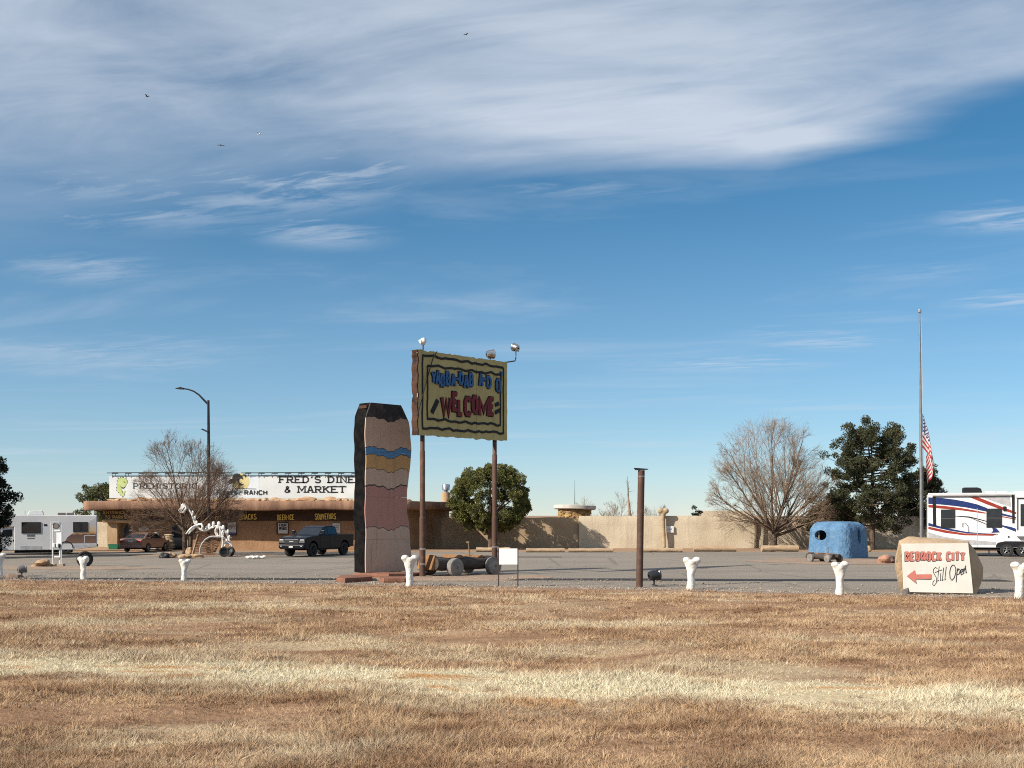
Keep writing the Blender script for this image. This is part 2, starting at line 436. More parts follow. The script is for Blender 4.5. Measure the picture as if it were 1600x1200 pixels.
def ground_z(x, y):
    t = max(0.0, min(1.0, (edge_y(x) - y)/2.5))
    t2 = max(0.0, min(1.0, (edge_y(x) - y)/9))
    return .012 + .05*t + t2*.10 + t2*(.16*mnoise.noise(Vector((x*.16, y*.22, 0))) + .07*mnoise.noise(Vector((x*.7, y*.8, 4.0))))
mb = MB(); xs = np.arange(-44, 44.1, .5); NTs = 90
for x in xs:
    e = edge_y(x) + .9*mnoise.noise(Vector((x*.5, 0, 7))) + .25*mnoise.noise(Vector((x*2.1, 0, 2)))
    for j in range(NTs+1):
        y = 4 + (e-4)*(j/NTs)
        mb.v.append((x, y, ground_z(x, y) if j < NTs else .003))
for i in range(len(xs)-1):
    for j in range(NTs):
        a = i*(NTs+1)+j; mb.f.append((a, a+NTs+1, a+NTs+2, a+1)); mb.m.append(0)
kind(mb.build('verge', M_SOIL, smooth=True), 'structure')

def blob(name, m, cx_, cy_, rx, ry, z, seed, n=40, h=.0):
    """flat island of dirt with a ragged rim and a slight crown"""
    mb = MB(); ring = []
    for j in range(n):
        q = 2*math.pi*j/n; k = 1 + .28*mnoise.noise(Vector((math.cos(q)*1.6, math.sin(q)*1.6, seed)))
        ring.append((cx_ + rx*k*math.cos(q), cy_ + ry*k*math.sin(q)))
    vs = [(x, y, z) for x, y in ring] + [(cx_ + (x-cx_)*.6, cy_ + (y-cy_)*.6, z+h) for x, y in ring] + [(cx_, cy_, z+h)]
    fs = [(j, (j+1) % n, n+(j+1) % n, n+j) for j in range(n)] + [(n+j, n+(j+1) % n, 2*n) for j in range(n)]
    mb.add(vs, fs); return kind(mb.build(name, m, smooth=True), 'structure')
blob('dirt_island', M_REDDIRT, wx(325, 77.5), 77.6, 5.2, 2.4, .008, 1.0, h=.05)
blob('dirt_island', M_REDDIRT, wx(1335, 68), 67.5, 6.2, 4.6, .008, 2.0, h=.06)
blob('dirt_island', M_REDDIRT, wx(690, 50), 50.0, 5.0, 2.6, .008, 3.0, h=.03)
blob('dirt_island', M_REDDIRT, wx(80, 59), 58.8, 5.0, 2.4, .010, 4.0, h=.03)
blob('dirt_island', M_DIRT, wx(165, 88), 90.2, 4.5, 1.6, .012, 5.0, h=.16)
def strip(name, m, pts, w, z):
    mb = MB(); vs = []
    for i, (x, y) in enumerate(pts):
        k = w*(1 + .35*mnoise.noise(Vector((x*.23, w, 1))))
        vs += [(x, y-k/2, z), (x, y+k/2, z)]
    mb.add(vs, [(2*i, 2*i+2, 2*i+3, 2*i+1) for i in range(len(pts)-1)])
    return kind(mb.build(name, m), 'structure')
strip('shadow_strip', M_SHADOW, [(x, 48.3 - .035*x + .3*mnoise.noise(Vector((x*.12, 5, 0)))) for x in np.arange(-30, 21, .6)], 1.25, .016)  # shadow lines on the asphalt, laid as flat dark strips
strip('shadow_strip', M_SHADOW, [(x, 78.5 + .2*mnoise.noise(Vector((x*.1, 9, 0)))) for x in np.arange(-60, -23, .8)], 1.3, .018)
strip('shadow_strip', M_SHADOW, [(x, 74.2 + .2*mnoise.noise(Vector((x*.1, 2, 0)))) for x in np.arange(-16, 4, .8)], .8, .018)

# ---- grass: short dry blades, one mass
GX = np.arange(-46, 46.2, .25); GY = np.arange(3, 51.2, .25)
GZ = np.array([[ground_z(a, b) for b in GY] for a in GX]); GPT = np.array([[mnoise.noise(Vector((a*.35, b*.45, 11))) + .5*mnoise.noise(Vector((a*1.3, b*1.5, 5))) for b in GY] for a in GX])
def sample(G, x, y):
    u = np.clip((x+46)/.25, 0, len(GX)-2); v = np.clip((y-3)/.25, 0, len(GY)-2); i = u.astype(int); j = v.astype(int); u -= i; v -= j
    return G[i, j]*(1-u)*(1-v) + G[i+1, j]*u*(1-v) + G[i, j+1]*(1-u)*v + G[i+1, j+1]*u*v
def make_grass(n):
    d = np.exp(rng.uniform(np.log(8.5), np.log(49), n))
    x = rng.uniform(-.60, .60, n)*d
    ey = np.where(x < 38, 43 - .30*x - .004*x*x, 25.8)
    dist = ey - d
    keep = dist > .3 + rng.random(n)**1.2*4.5
    x, y, dist = x[keep], d[keep], dist[keep]; n = len(x)
    gx = np.round(x/.17)*.17; gy = np.round(y/.17)*.17                 # pull blades into tufts
    h1 = np.modf(np.abs(np.sin(gx*12.9898 + gy*78.233)*43758.5453))[0]
    h2 = np.modf(np.abs(np.sin(gx*39.346 + gy*11.135)*24634.6345))[0]
    k = rng.uniform(.1, 1.0, n)**.8; cl = h1 < .75
    x = np.where(cl, x*k + (gx + (h1-.5)*.2)*(1-k), x); y = np.where(cl, y*k + (gy + (h2-.5)*.2)*(1-k), y)
    patch = sample(GPT, x, y); kp = rng.random(n) < np.clip(.82 + 1.0*patch, .22, 1); x, y, dist, h1, h2, patch = (q[kp] for q in (x, y, dist, h1, h2, patch)); n = len(x)
    z = sample(GZ, x, y) - .012
    hgt = (rng.gamma(4.0, .0105, n)*(0.5 + 1.0*h2) + .018)*np.clip(1 + .9*patch, .35, 2.0)*np.clip(dist/5 + .45, .4, 1)
    tall = rng.random(n) < .012; hgt = np.where(tall, hgt*2.0, hgt)
    wid = .0026*(y/12)**.8*rng.uniform(.6, 1.5, n) + .0012
    az = rng.uniform(0, 2*np.pi, n); lean = np.abs(rng.normal(.0, 1.5, n))*hgt; la = rng.uniform(0, 2*np.pi, n)
    bx_, by_ = np.cos(az)*wid, np.sin(az)*wid
    tx, ty = x + np.cos(la)*lean, y + np.sin(la)*lean
    V = np.empty((n, 3, 3), np.float32)
    V[:, 0] = np.stack([x-bx_, y-by_, z], 1); V[:, 1] = np.stack([x+bx_, y+by_, z], 1); V[:, 2] = np.stack([tx, ty, z+hgt], 1)
    me = bpy.data.meshes.new('dry_grass'); me.vertices.add(3*n); me.vertices.foreach_set('co', V.ravel())
    me.loops.add(3*n); me.loops.foreach_set('vertex_index', np.arange(3*n, dtype=np.int32))
    me.polygons.add(n); me.polygons.foreach_set('loop_start', np.arange(0, 3*n, 3, dtype=np.int32))
    me.update(calc_edges=True); me.materials.append(M_BLADE)
    o = link('dry_grass', me); kind(o, 'stuff'); o['label'] = 'short dry straw-coloured grass covering the roadside verge'; o['category'] = 'grass'
make_grass(1350000)
def blades_mesh(name, X, Y, Zb, H, Wd, LX, LY, m):
    n = len(X); az = rng.uniform(0, 2*np.pi, n); V = np.empty((n, 3, 3), np.float32); bx_, by_ = np.cos(az)*Wd, np.sin(az)*Wd
    V[:, 0] = np.stack([X-bx_, Y-by_, Zb], 1); V[:, 1] = np.stack([X+bx_, Y+by_, Zb], 1); V[:, 2] = np.stack([X+LX, Y+LY, Zb+H], 1)
    me = bpy.data.meshes.new(name); me.vertices.add(3*n); me.vertices.foreach_set('co', V.ravel())
    me.loops.add(3*n); me.loops.foreach_set('vertex_index', np.arange(3*n, dtype=np.int32)); me.polygons.add(n); me.polygons.foreach_set('loop_start', np.arange(0, 3*n, 3, dtype=np.int32))
    me.update(calc_edges=True); me.materials.append(m); return kind(link(name, me), 'stuff')
def clumps(name, nc, per, hlo, hhi, spread, m, seed, edge_gap=.5):
    rg = np.random.default_rng(seed); d = np.exp(rg.uniform(np.log(9), np.log(47), nc)); x = rg.uniform(-.58, .58, nc)*d
    ey = 43 - .30*x - .004*x*x; k = d < ey - edge_gap*rg.random(nc); x, y = x[k], d[k]
    g = sample(GPT, x, y); k = rg.random(len(x)) < np.clip(.55 + 1.1*g, .06, 1); x, y = x[k], y[k]
    sz = rg.gamma(3.0, .33, len(x)); X = np.repeat(x, per); Y = np.repeat(y, per); S = np.repeat(sz, per); n = len(X)
    a = rg.uniform(0, 2*np.pi, n); r = rg.random(n)**.6*spread*S; X = X + np.cos(a)*r; Y = Y + np.sin(a)*r
    H = rg.uniform(hlo, hhi, n)*S*(1 - .5*(r/(spread*S + 1e-6))**2); L = H*(.25 + 1.1*r/(spread*S + 1e-6)) ; a2 = a + rg.normal(0, .6, n)
    W_ = .0024*(Y/12)**.8*rg.uniform(.6, 1.4, n) + .001
    return blades_mesh(name, X, Y, sample(GZ, X, Y) - .01, H, W_, np.cos(a2)*L, np.sin(a2)*L, m)
o = clumps('grass_tufts', 5600, 40, .045, .105, .075, M_BLADE, 3); o['label'] = 'taller straw tufts scattered over the dry verge'; o['category'] = 'grass'
o = clumps('dry_weeds', 1300, 40, .03, .085, .11, mat('dark_dry_weed', (.085, .05, .035), .95, (.17, .105, .065), scale=6, spec=.05), 4); o['label'] = 'dark brown dead weeds dotted through the verge'; o['category'] = 'weeds'
# loose gravel where the lot meets the verge
def gravel(n):
    rg = np.random.default_rng(9); x = rg.uniform(-30, 24, n); y = (43 - .30*x - .004*x*x) + np.where(rg.random(n) < .6, rg.normal(.2, .5, n), rg.uniform(-1.2, 6.5, n)); s = rg.gamma(2.5, .0065, n) + .005
    oct_ = np.array([(1, 0, 0), (0, 1, 0), (-1, 0, 0), (0, -1, 0), (0, 0, .75), (0, 0, -.4)]); fc = [(0, 1, 4), (1, 2, 4), (2, 3, 4), (3, 0, 4), (1, 0, 5), (2, 1, 5), (3, 2, 5), (0, 3, 5)]
    a = rg.uniform(0, 6.28, n); V = []; 
    for i in range(n):
        c, sn = math.cos(a[i]), math.sin(a[i]); q = oct_*s[i]*rg.uniform(.7, 1.3, 3); V.append(np.stack([q[:, 0]*c - q[:, 1]*sn + x[i], q[:, 0]*sn + q[:, 1]*c + y[i], q[:, 2] + .02 + s[i]*.3], 1))
    V = np.concatenate(V); Fq = (np.array(fc)[None] + 6*np.arange(n)[:, None, None]).reshape(-1, 3)
    me = bpy.data.meshes.new('gravel'); me.from_pydata(V.tolist(), [], Fq.tolist()); me.materials.append(mat('gravel_stone', (.40, .33, .27), .95, (.24, .19, .15), scale=1.7, lo=.4, hi=.6)); me.update()
    o = kind(link('gravel', me), 'stuff'); o['label'] = 'loose gravel along the edge of the asphalt lot'; o['category'] = 'gravel'
gravel(13000)

# ------------------------------------------------------------------ stone and plaster
M_STUCCO = mat('cream_stucco', (.63, .545, .415), .95, (.55, .465, .345), scale=.55, streak=.45, bump=.5, bscale=7, fine=.10, fscale=14)
M_BWALL = mat('terracotta_plaster', (.40, .245, .14), .95, (.30, .17, .095), scale=.6, streak=.4, bump=.6, bscale=6, fine=.12, fscale=10)
M_FASCIA = mat('weathered_fascia', (.36, .215, .14), .95, (.19, .105, .075), scale=1.0, streak=.5, stretch=(1.4, 1.4, .25), bump=.5, bscale=9, fine=.1)
M_RIM = mat('orange_rock_rim', (.42, .24, .13), .95, (.52, .38, .25), scale=2.2, bump=.6, bscale=8)
M_ROOF = mat('roof_gravel', (.30, .22, .16), .95, fine=.2)
M_WHITE = mat('white_panel', (.66, .68, .68), .55, (.56, .59, .60), scale=.5)
M_BLUEWHITE = mat('bluish_white_panel', (.66, .70, .74), .5, (.60, .65, .70), scale=.5)
M_BLACK = mat('black_paint', (.015, .016, .018), .6, (.03, .03, .032))
M_DARKMETAL = mat('dark_metal', (.02, .024, .03), .5, (.035, .036, .04), metal=.3)
M_YELLOW = mat('yellow_letters', (.95, .74, .20), .6, (.84, .62, .15))
M_GLASS = mat('dark_glass', (.012, .016, .02), .06, (.02, .024, .03), spec=.6)
M_BONE = mat('white_painted_plaster', (.70, .685, .64), .8, (.50, .46, .40), scale=3.2, lo=.46, hi=.78, bump=.6, bscale=12, streak=.3)

def lumpy_wall(name, m, plan, z0, ztop, thick, parent=None, step=.5, amp=.05, seed=0.0, nz=8):
    """upright wall along a plan polyline, front face to the right-hand side of travel"""
    P_ = [Vector(p) for p in plan]; pts = []
    for a, b in zip(P_[:-1], P_[1:]):
        k = max(1, int((b-a).length/step)); pts += [a.lerp(b, i/k) for i in range(k)]
    pts.append(P_[-1]); n = len(pts); mb = MB(); tot = 0
    for i, p in enumerate(pts):
        t = (pts[min(i+1, n-1)] - pts[max(i-1, 0)]).normalized(); nr = Vector((t.y, -t.x))
        if i: tot += (pts[i]-pts[i-1]).length
        zt = ztop(tot, p) if callable(ztop) else ztop
        zt += amp*1.2*mnoise.noise(Vector((tot*.5, seed, 0)))
        for side in (0, 1):
            for j in range(nz+1):
                z = z0 + (zt-z0)*j/nz
                o = amp*mnoise.noise(Vector((p.x*.7, p.y*.7 + side*9, z*.9 + seed))) + .4*amp*mnoise.noise(Vector((p.x*2.3, p.y*2, z*2.4 + seed)))
                if j == nz: o -= .06
                q = p + nr*o if side == 0 else p - nr*(thick+o)
                mb.v.append((q.x, q.y, z))
    W_ = 2*(nz+1)
    for i in range(n-1):
        a, b = i*W_, (i+1)*W_
        for j in range(nz): mb.f.append((a+j, b+j, b+j+1, a+j+1)); mb.f.append((a+nz+1+j, a+nz+2+j, b+nz+2+j, b+nz+1+j))
        mb.f.append((a+nz, b+nz, b+W_-1, a+W_-1))
    for a in (0, (n-1)*W_):
        for j in range(nz): mb.f.append((a+j, a+j+1, a+nz+2+j, a+nz+1+j))
    mb.m = [0]*len(mb.f)
    bmx = bmesh.new(); me = bpy.data.meshes.new(name); me.from_pydata(mb.v, [], mb.f); bmx.from_mesh(me)
    bmesh.ops.recalc_face_normals(bmx, faces=bmx.faces); bmx.to_mesh(me); bmx.free()
    me.materials.append(m); o = link(name, me, parent, smooth='auto'); return o

# ------------------------------------------------------------------ main building
BD = 90.5; BK = BD/F; BX0 = wx(430, BD)
bld = thing('diner_building', 'long low terracotta diner and market building with white sign panels on its flat roof', 'building', (BX0, BD, 0))
def bx(px): return (px-430)*BK
def bz(py): return EYE + (HY-py)*BK
end = (wx(703, 98) - BX0, 98 - BD)
lumpy_wall('wall', M_BWALL, [(bx(186), 7), (bx(186), 0), (bx(470), 0), (bx(628), 0), end, (end[0]-2, 13)], -.05, 3.5, .5, bld, amp=.08, seed=1.3, nz=10)
lumpy_wall('end_pier', mat('tan_plaster', (.50, .36, .22), .95, (.40, .27, .16), scale=.8, bump=.5, bscale=7), [(bx(171), 1.2), (bx(171), -.5), (bx(186.5), -.5), (bx(188), .6)], -.05, 3.2, .45, bld, amp=.07, seed=4.1)
# roof slab with a wavy lower edge
plan = [(bx(136), 9), (bx(137), 1.0), (bx(140), -1.2), (bx(150), -2.0), (bx(330), -2.1), (bx(632), -2.0), (bx(646), -1.6), (wx(714, 97)-BX0, 6.0), (wx(716, 103)-BX0, 12.5)]
PL = []
for a, b in zip(plan[:-1], plan[1:]):
    a, b = Vector(a), Vector(b); k = max(1, int((b-a).length/.35)); PL += [a.lerp(b, i/k) for i in range(k)]
PL.append(Vector(plan[-1]))
mb = MB(); run = 0
for i, p in enumerate(PL):
    if i: run += (PL[i]-PL[i-1]).length
    t = (PL[min(i+1, len(PL)-1)]-PL[max(i-1, 0)]).normalized(); nr = Vector((t.y, -t.x))
    zb = 3.14 + .17*mnoise.noise(Vector((run*.22, 1.7, 0))) + .05*mnoise.noise(Vector((run*.9, 3.7, 0)))
    zt = 3.80 + .03*mnoise.noise(Vector((run*.6, 8, 0)))
    for k, (z, o) in enumerate(((zb, -.9), (zb, -.06), (zb+.08, .02), ((zb+zt)/2, .03), (zt-.06, .02), (zt, -.08), (zt, -1.2))):
        q = p + nr*(o + (.05*mnoise.noise(Vector((run*1.1, z*2, 0))) if 0 < k < 6 else 0))
        mb.v.append((q.x, q.y, z))
for i in range(len(PL)-1):
    for k in range(6): a = i*7+k; mb.f.append((a, a+7, a+8, a+1)); mb.m.append(0)
mb.build('fascia', M_FASCIA, bld, smooth=True)
mb = MB(); ring = [(p.x, p.y) for p in PL]
cxm = sum(p[0] for p in ring)/len(ring)
inner = [(cxm + (x-cxm)*.985, y + (.55 if y < 5 else -.1)) for x, y in ring]
mb.add([(x, y, 3.76) for x, y in inner], [tuple(range(len(inner)))[::-1]])
mb.add([(x, y, 3.30) for x, y in inner], [tuple(range(len(inner)))])
mb.build('roof_deck', M_ROOF, bld)
rim = MB(); x = bx(178); i = 0
while x < bx(640):
    L = random.uniform(.5, 1.3); hh = random.uniform(.10, .30)
    rim.ball((x+L/2, -1.35 + random.uniform(-.1, .1), 3.84), (L*.6, .3, hh), sub=2, amp=.5, seed=i*1.7); x += L*.8; i += 1
kind(rim.build('roof_edge_stones', M_RIM, bld, smooth=False), 'stuff')

# roof sign panels
def panel(name, m, p0, p1, y0, y1, d=-.75, parent=bld):
    return MB().box(bx(p0), bx(p1), d, d+.06, bz(y1), bz(y0)).build(name, m, parent, bevel=.008)
SY = -.75
pan1 = panel('sign_panel', M_WHITE, 176, 318, 744.5, 778.6)
pan2 = panel('sign_panel', M_BLUEWHITE, 318.4, 408, 744.5, 778.6)
pan3 = panel('sign_panel', M_WHITE, 408.4, 604, 743.6, 778.6)
pan1['label'] = 'white sign panel with green beast head and black lettering'
pan2['label'] = 'bluish white sign panel with a dark bird over a yellow moon'
pan3['label'] = 'white sign panel reading FRED\'S DINER & MARKET'
M_INK = mat('black_ink', (.02, .021, .024), .55, (.03, .03, .033))
t3 = MB(); w = .17
letters(t3, "FRED'S DINER", bx(440), bx(567), bz(754.4), bz(745.4), w*.66, SY-.012, SY-.002, gap=.52, serif=.12)
letters(t3, "& MARKET", bx(448), bx(541), bz(769.6), bz(760.6), w*.66, SY-.012, SY-.002, gap=.52, serif=.12)
t3.build('lettering', M_INK, pan3)
t1 = MB(); letters(t1, "PREHISTORIC", bx(214), bx(311), bz(763.2), bz(756.2), .075, SY-.012, SY-.002, gap=.5, serif=.08)
t1.build('lettering', M_INK, pan1)
def pxpoly(pts, sc, ox, oy): return [(bx(ox + x/sc), bz(oy + y/sc)) for x, y in pts]
head = [(130,190),(165,165),(205,152),(280,172),(305,215),(322,262),(292,300),(284,338),(236,370),(200,352),(174,326),(205,400),(228,455),(250,470),(262,420),(275,430),(262,480),(245,552),(180,520),(150,470),(112,430),(98,380),(110,320),(108,250)]
ctr = (205, 330)
out = []
for i_, (x, y) in enumerate(head):
    nx_, ny_ = head[(i_+1) % len(head)]
    for f_, g_ in ((0, 1.05), (.33, 1.17), (.6, 1.04)): out.append((ctr[0] + (x + (nx_-x)*f_ - ctr[0])*g_, ctr[1] + (y + (ny_-y)*f_ - ctr[1])*(g_*.97)))
MB().prism(pxpoly(out, 13.333, 180, 735), SY-.006, SY-.002).build('emblem_outline', M_INK, pan1)
MB().prism(pxpoly(head, 13.333, 180, 735), SY-.012, SY-.008).build('emblem', mat('lime_paint', (.56, .66, .27), .6, (.48, .58, .22)), pan1)
mm = MB()
mm.prism(pxpoly([(240,235),(275,245),(280,265),(250,255)], 13.333, 180, 735), SY-.017, SY-.013)
mm.prism(pxpoly([(165,315),(195,345),(240,365),(280,335),(278,350),(240,385),(210,380)], 13.333, 180, 735), SY-.017, SY-.013)
mm.prism(pxpoly([(195,400),(235,470),(225,480)], 13.333, 180, 735), SY-.017, SY-.013)
mm.build('emblem_features', M_INK, pan1)
# moon, bird, ranch lettering
moon = [(265 + 88*math.cos(a), 222 - 88*math.sin(a)) for a in np.linspace(-.9, math.pi+.9, 28)]
moon = [(x, min(y, 292)) for x, y in moon]
MB().prism(pxpoly(moon, 6.668, 340, 720), SY-.006, SY-.002).build('moon', mat('moon_yellow', (.72, .63, .33), .6, (.66, .55, .26)), pan2)
bird = [(130,226),(142,205),(165,192),(184,186),(183,160),(196,142),(225,134),(258,140),(262,156),(280,164),(290,182),(290,206),(277,190),(262,190),(252,196),(246,212),(256,232),(272,244),(302,248),(284,254),(278,270),(270,256),(252,254),(238,234),(228,214),(212,212),(196,230),(172,238),(150,250),(146,238)]
MB().prism(pxpoly(bird, 6.668, 340, 720), SY-.012, SY-.008).build('bird_emblem', mat('charcoal_ink', (.035, .037, .045), .6), pan2)
t2 = MB(); letters(t2, 'RANCH', bx(386), bx(420), bz(773), bz(767), .085, SY-.018, SY-.013, gap=.5)
t2.stroke(pxpoly([(205,285),(222,292),(425,295)], 6.668, 340, 720), .04, SY-.018, SY-.013)
t2.build('lettering', M_INK, pan2)
t2 = MB(); ax = bx(343)
scr = {'R': [[(0,0),(.15,1),(.7,.95),(.7,.6),(.1,.5)], [(.3,.5),(.9,0)]], 'a': [[(.8,.55),(.3,.6),(.05,.25),(.3,0),(.7,.3)], [(.8,.6),(.75,.05),(1,.1)]],
       'p': [[(.2,.6),(0,-.35)], [(.15,.45),(.6,.65),(.75,.3),(.4,0),(.1,.1)]], 't': [[(.5,.95),(.3,.1),(.6,0)], [(.1,.62),(.9,.66)]],
       'o': [[(.4,.6),(.05,.3),(.3,0),(.7,.2),(.6,.55),(.35,.6)]], 'r': [[(.15,.6),(.1,0)], [(.12,.4),(.5,.65),(.9,.6)]]}
for i, c in enumerate('Raptor'):
    for q, pl in enumerate(scr[c]):
        t2.stroke([(ax + i*.335 + p[0]*.30, bz(773) + p[1]*.36) for p in pl], .085, SY-.018-.001*(2*i+q), SY-.013)
t2.build('script_lettering', mat('teal_ink', (.05, .14, .19), .6), pan2)
# light rail over the panels
rail = thing('sign_light_rail', 'thin black rail of small downlights along the top of the roof sign', 'lights', (BX0, BD, 0))
rp = MB()
for a, b in ((173, 365), (381, 600)):
    rp.tube([(bx(a), -.86, bz(739.6)), (bx((a+b)/2), -.86, bz(738.6)), (bx(b), -.86, bz(739.2))], .035, 6)
rp.tube([(bx(180), -.79, bz(744.0)), (bx(600), -.79, bz(743.0))], .022, 6)
rp.build('rail', M_DARKMETAL, rail)
arm = MB().tube([(0, 0, 0), (0, .06, -.2), (0, .10, -.36)], .016, 5); arm_o = arm.build('arm', M_DARKMETAL, rail, loc=(bx(181), -.86, bz(739.4)))
hd = MB().box(-.22, .22, -.10, .08, -.06, .05, b=.02).tube([(0, 0, 0), (0, 0, -.26)], .02, 5)
hd_o = hd.build('lamp_head', M_DARKMETAL, rail, loc=(bx(186), -.86, bz(739.6)))
px = 181
while px < 598:
    px += 20.6
    if 362 < px < 384: continue
    o = arm_o.copy(); COL.objects.link(o); o.location.x = bx(px)
    o = hd_o.copy(); COL.objects.link(o); o.location.x = bx(px+5)
# wall words
MB().box(bx(222), bx(627), -.125, -.06, bz(813.8), 3.28).build('eave_shade_band', mat('eave_shade_brown', (.055, .034, .026), .9, (.085, .05, .036), scale=1.2, stretch=(.4, 1, 3)), bld)  # deep shade under the eave, put in as a dark brown band
def word(txt, p0, p1, y0, y1, w=.062, y=-.185, tilt=0.0, m=M_YELLOW):
    mb = MB(); cx_, cz_ = bx((p0+p1)/2), bz((y0+y1)/2)
    letters(mb, txt, bx(p0)-cx_, bx(p1)-cx_, bz(y1)-cz_, bz(y0)-cz_, w, 0, .05, gap=.62)
    o = mb.build('lettering', m, bld, loc=(cx_, y, cz_)); o.rotation_euler = (0, -R(tilt), 0); return o
word('SnACKS', 375, 401, 803.6, 811.6, tilt=1); word('BEER.ICE', 434.5, 460, 804.5, 812, tilt=1)
word('SOUVEnIRS', 493, 525, 802.8, 811.2, tilt=1.5); word('nT', 337.5, 347, 807, 812.5)
eb = MB().box(bx(167), bx(204), -.95, -.75, bz(811.5), bz(797), b=.03); ebo = eb.build('entrance_board', mat('dark_board', (.05, .034, .026), .8, (.08, .05, .035), scale=3), bld)
M_AMBER = mat('amber_letters', (.52, .34, .12), .6, (.40, .25, .09))
et = MB(); letters(et, 'ENTRANCE', bx(169), bx(202.5), bz(802.8), bz(798.6), .06, -.985, -.955, gap=.45)
letters(et, 'TO PARK', bx(171), bx(199), bz(810.2), bz(805.8), .06, -.985, -.955, gap=.45); et.build('lettering', M_AMBER, ebo)
lt = MB().tube([(bx(166.5), -.8, bz(813.6)), (bx(180), -.82, bz(813.4)), (bx(200), -.78, bz(814.4)), (bx(212), -.6, bz(815))], [.14, .16, .14, .10], 8)
lt.build('lintel_log', mat('tan_plaster', ()), bld, smooth='auto')
door = MB().prism([(bx(196), 0), (bx(196), 1.5), (bx(198.5), 1.85), (bx(213), 1.85), (bx(215), 1.5), (bx(215), 0)], -.16, .1).build('door', M_GLASS, bld)
MB().stroke([(bx(196), 0), (bx(196), 1.5), (bx(198.5), 1.85), (bx(213), 1.85), (bx(215), 1.5), (bx(215), 0)], .12, -.2, -.1).build('frame', M_DARKMETAL, door)
door2 = MB().box(bx(270), bx(286), -.14, .1, 0, 1.9).build('door', M_GLASS, bld)
M_POSTER = mat('poster_white', (.58, .57, .55), .7, (.48, .47, .46), scale=2)
def poster(p0, p1, y0, y1, name='poster', fr=True):
    o = MB().box(bx(p0), bx(p1), -.15, -.11, bz(y1), bz(y0)).build(name, M_POSTER, bld)
    if fr: MB().box(bx(p0)-.12, bx(p1)+.06, -.13, -.07, bz(y1)-.08, bz(y0)+.06, b=.02).build('window_frame', M_DARKMETAL, o)
    return o
p1_ = poster(356.5, 369.5, 816, 835)
MB().box(bx(356.5), bx(369.5), -.165, -.155, bz(835), bz(832)).build('poster_band', mat('indigo_band', (.10, .10, .22), .7), p1_)
p2_ = poster(435, 450, 817.5, 833.5)
pt = MB(); letters(pt, 'FOUR', bx(437.2), bx(448), bz(822.6), bz(818.8), .045, -.168, -.152, gap=.4)
letters(pt, 'PEAKS', bx(437.2), bx(448.4), bz(828), bz(823.8), .045, -.168, -.152, gap=.4); pt.build('lettering', M_INK, p2_)
p3_ = poster(520, 532, 817.5, 833, fr=False)
pt = MB()
for r_ in range(3): pt.box(bx(522.5), bx(529.5), -.162, -.153, bz(822.2+r_*2.6), bz(821+r_*2.6))
pt.build('faded_print', mat('faded_grey_ink', (.33, .34, .33), .7), p3_)
poster(218.5, 233, 824, 829, fr=False)
# chimney on the roof
ch = MB().lathe([(.42, 3.6), (.36, 4.3), (.34, 4.62)], 10).build('chimney', mat('tan_plaster', ()), bld, loc=(bx(682)+.35, 7.0, 0), smooth='auto')
MB().lathe([(.20, 4.6), (.20, 4.8), (.33, 4.82), (.33, 5.25), (.28, 5.32), (.0, 5.36)], 12, cap=False).build('vent_cap', mat('galvanised', (.62, .62, .62), .3, (.5, .5, .5), metal=.9), ch, smooth='auto')
# ------------------------------------------------------------------ long boundary wall
def wtop(run, p):
    px = 800 + p.x/p.y*F
    return 2.50 if px < 905 else 2.66
w1 = lumpy_wall('boundary_wall', M_STUCCO, [(wx(690, 95.2), 95.2), (wx(906, 95.2), 95.2)], -.05, 2.5, .4, amp=.06, seed=2.2)
w1.data.materials[0] = mat('tan_stucco', (.44, .33, .215), .95, (.36, .26, .165), scale=.5, bump=.5, bscale=7, fine=.1, fscale=14)
tag(w1, 'tan plaster wall running from the diner building to behind the round juniper', 'wall')
w2 = lumpy_wall('boundary_wall', M_STUCCO, [(wx(905, 95), 95), (wx(1180, 95), 95)], -.05, 2.64, .4, amp=.06, seed=3.2)
tag(w2, 'pale cream plaster wall in full sun behind the bare rusty post', 'wall')
w3 = lumpy_wall('boundary_wall', M_STUCCO, [(wx(1180, 95.3), 95.3), (wx(1700, 95.3), 95.3)], -.05, 2.6, .4, amp=.07, seed=5.2)
tag(w3, 'cream plaster wall shaded by the trees behind the blue hut', 'wall')
w4 = lumpy_wall('boundary_wall', M_STUCCO, [(wx(100, 92.5), 92.5), (wx(172, 92.5), 92.5)], -.05, 2.15, .35, amp=.05, seed=7.2)
tag(w4, 'short cream wall between the motorhome and the park entrance', 'wall')
M_LOG = mat('weathered_log', (.46, .34, .22), .95, (.36, .25, .16), scale=1.5, stretch=(1, 6, 6), bump=.5, bscale=10)
M_OLDPOST = mat('old_post', (.16, .11, .075), .95, (.24, .17, .11), scale=3, stretch=(4, 4, .6))
mb = MB().tube([(0, 0, 0), (.03, 0, 1.2), (-.02, 0, 2.55)], [.13, .11, .12], 7)
tag(mb.build('wooden_post', M_OLDPOST, loc=(wx(1180.5, 94.75), 94.7, 0), smooth='auto'), 'thin dark wooden post standing against the cream wall left of the bare tree', 'post')
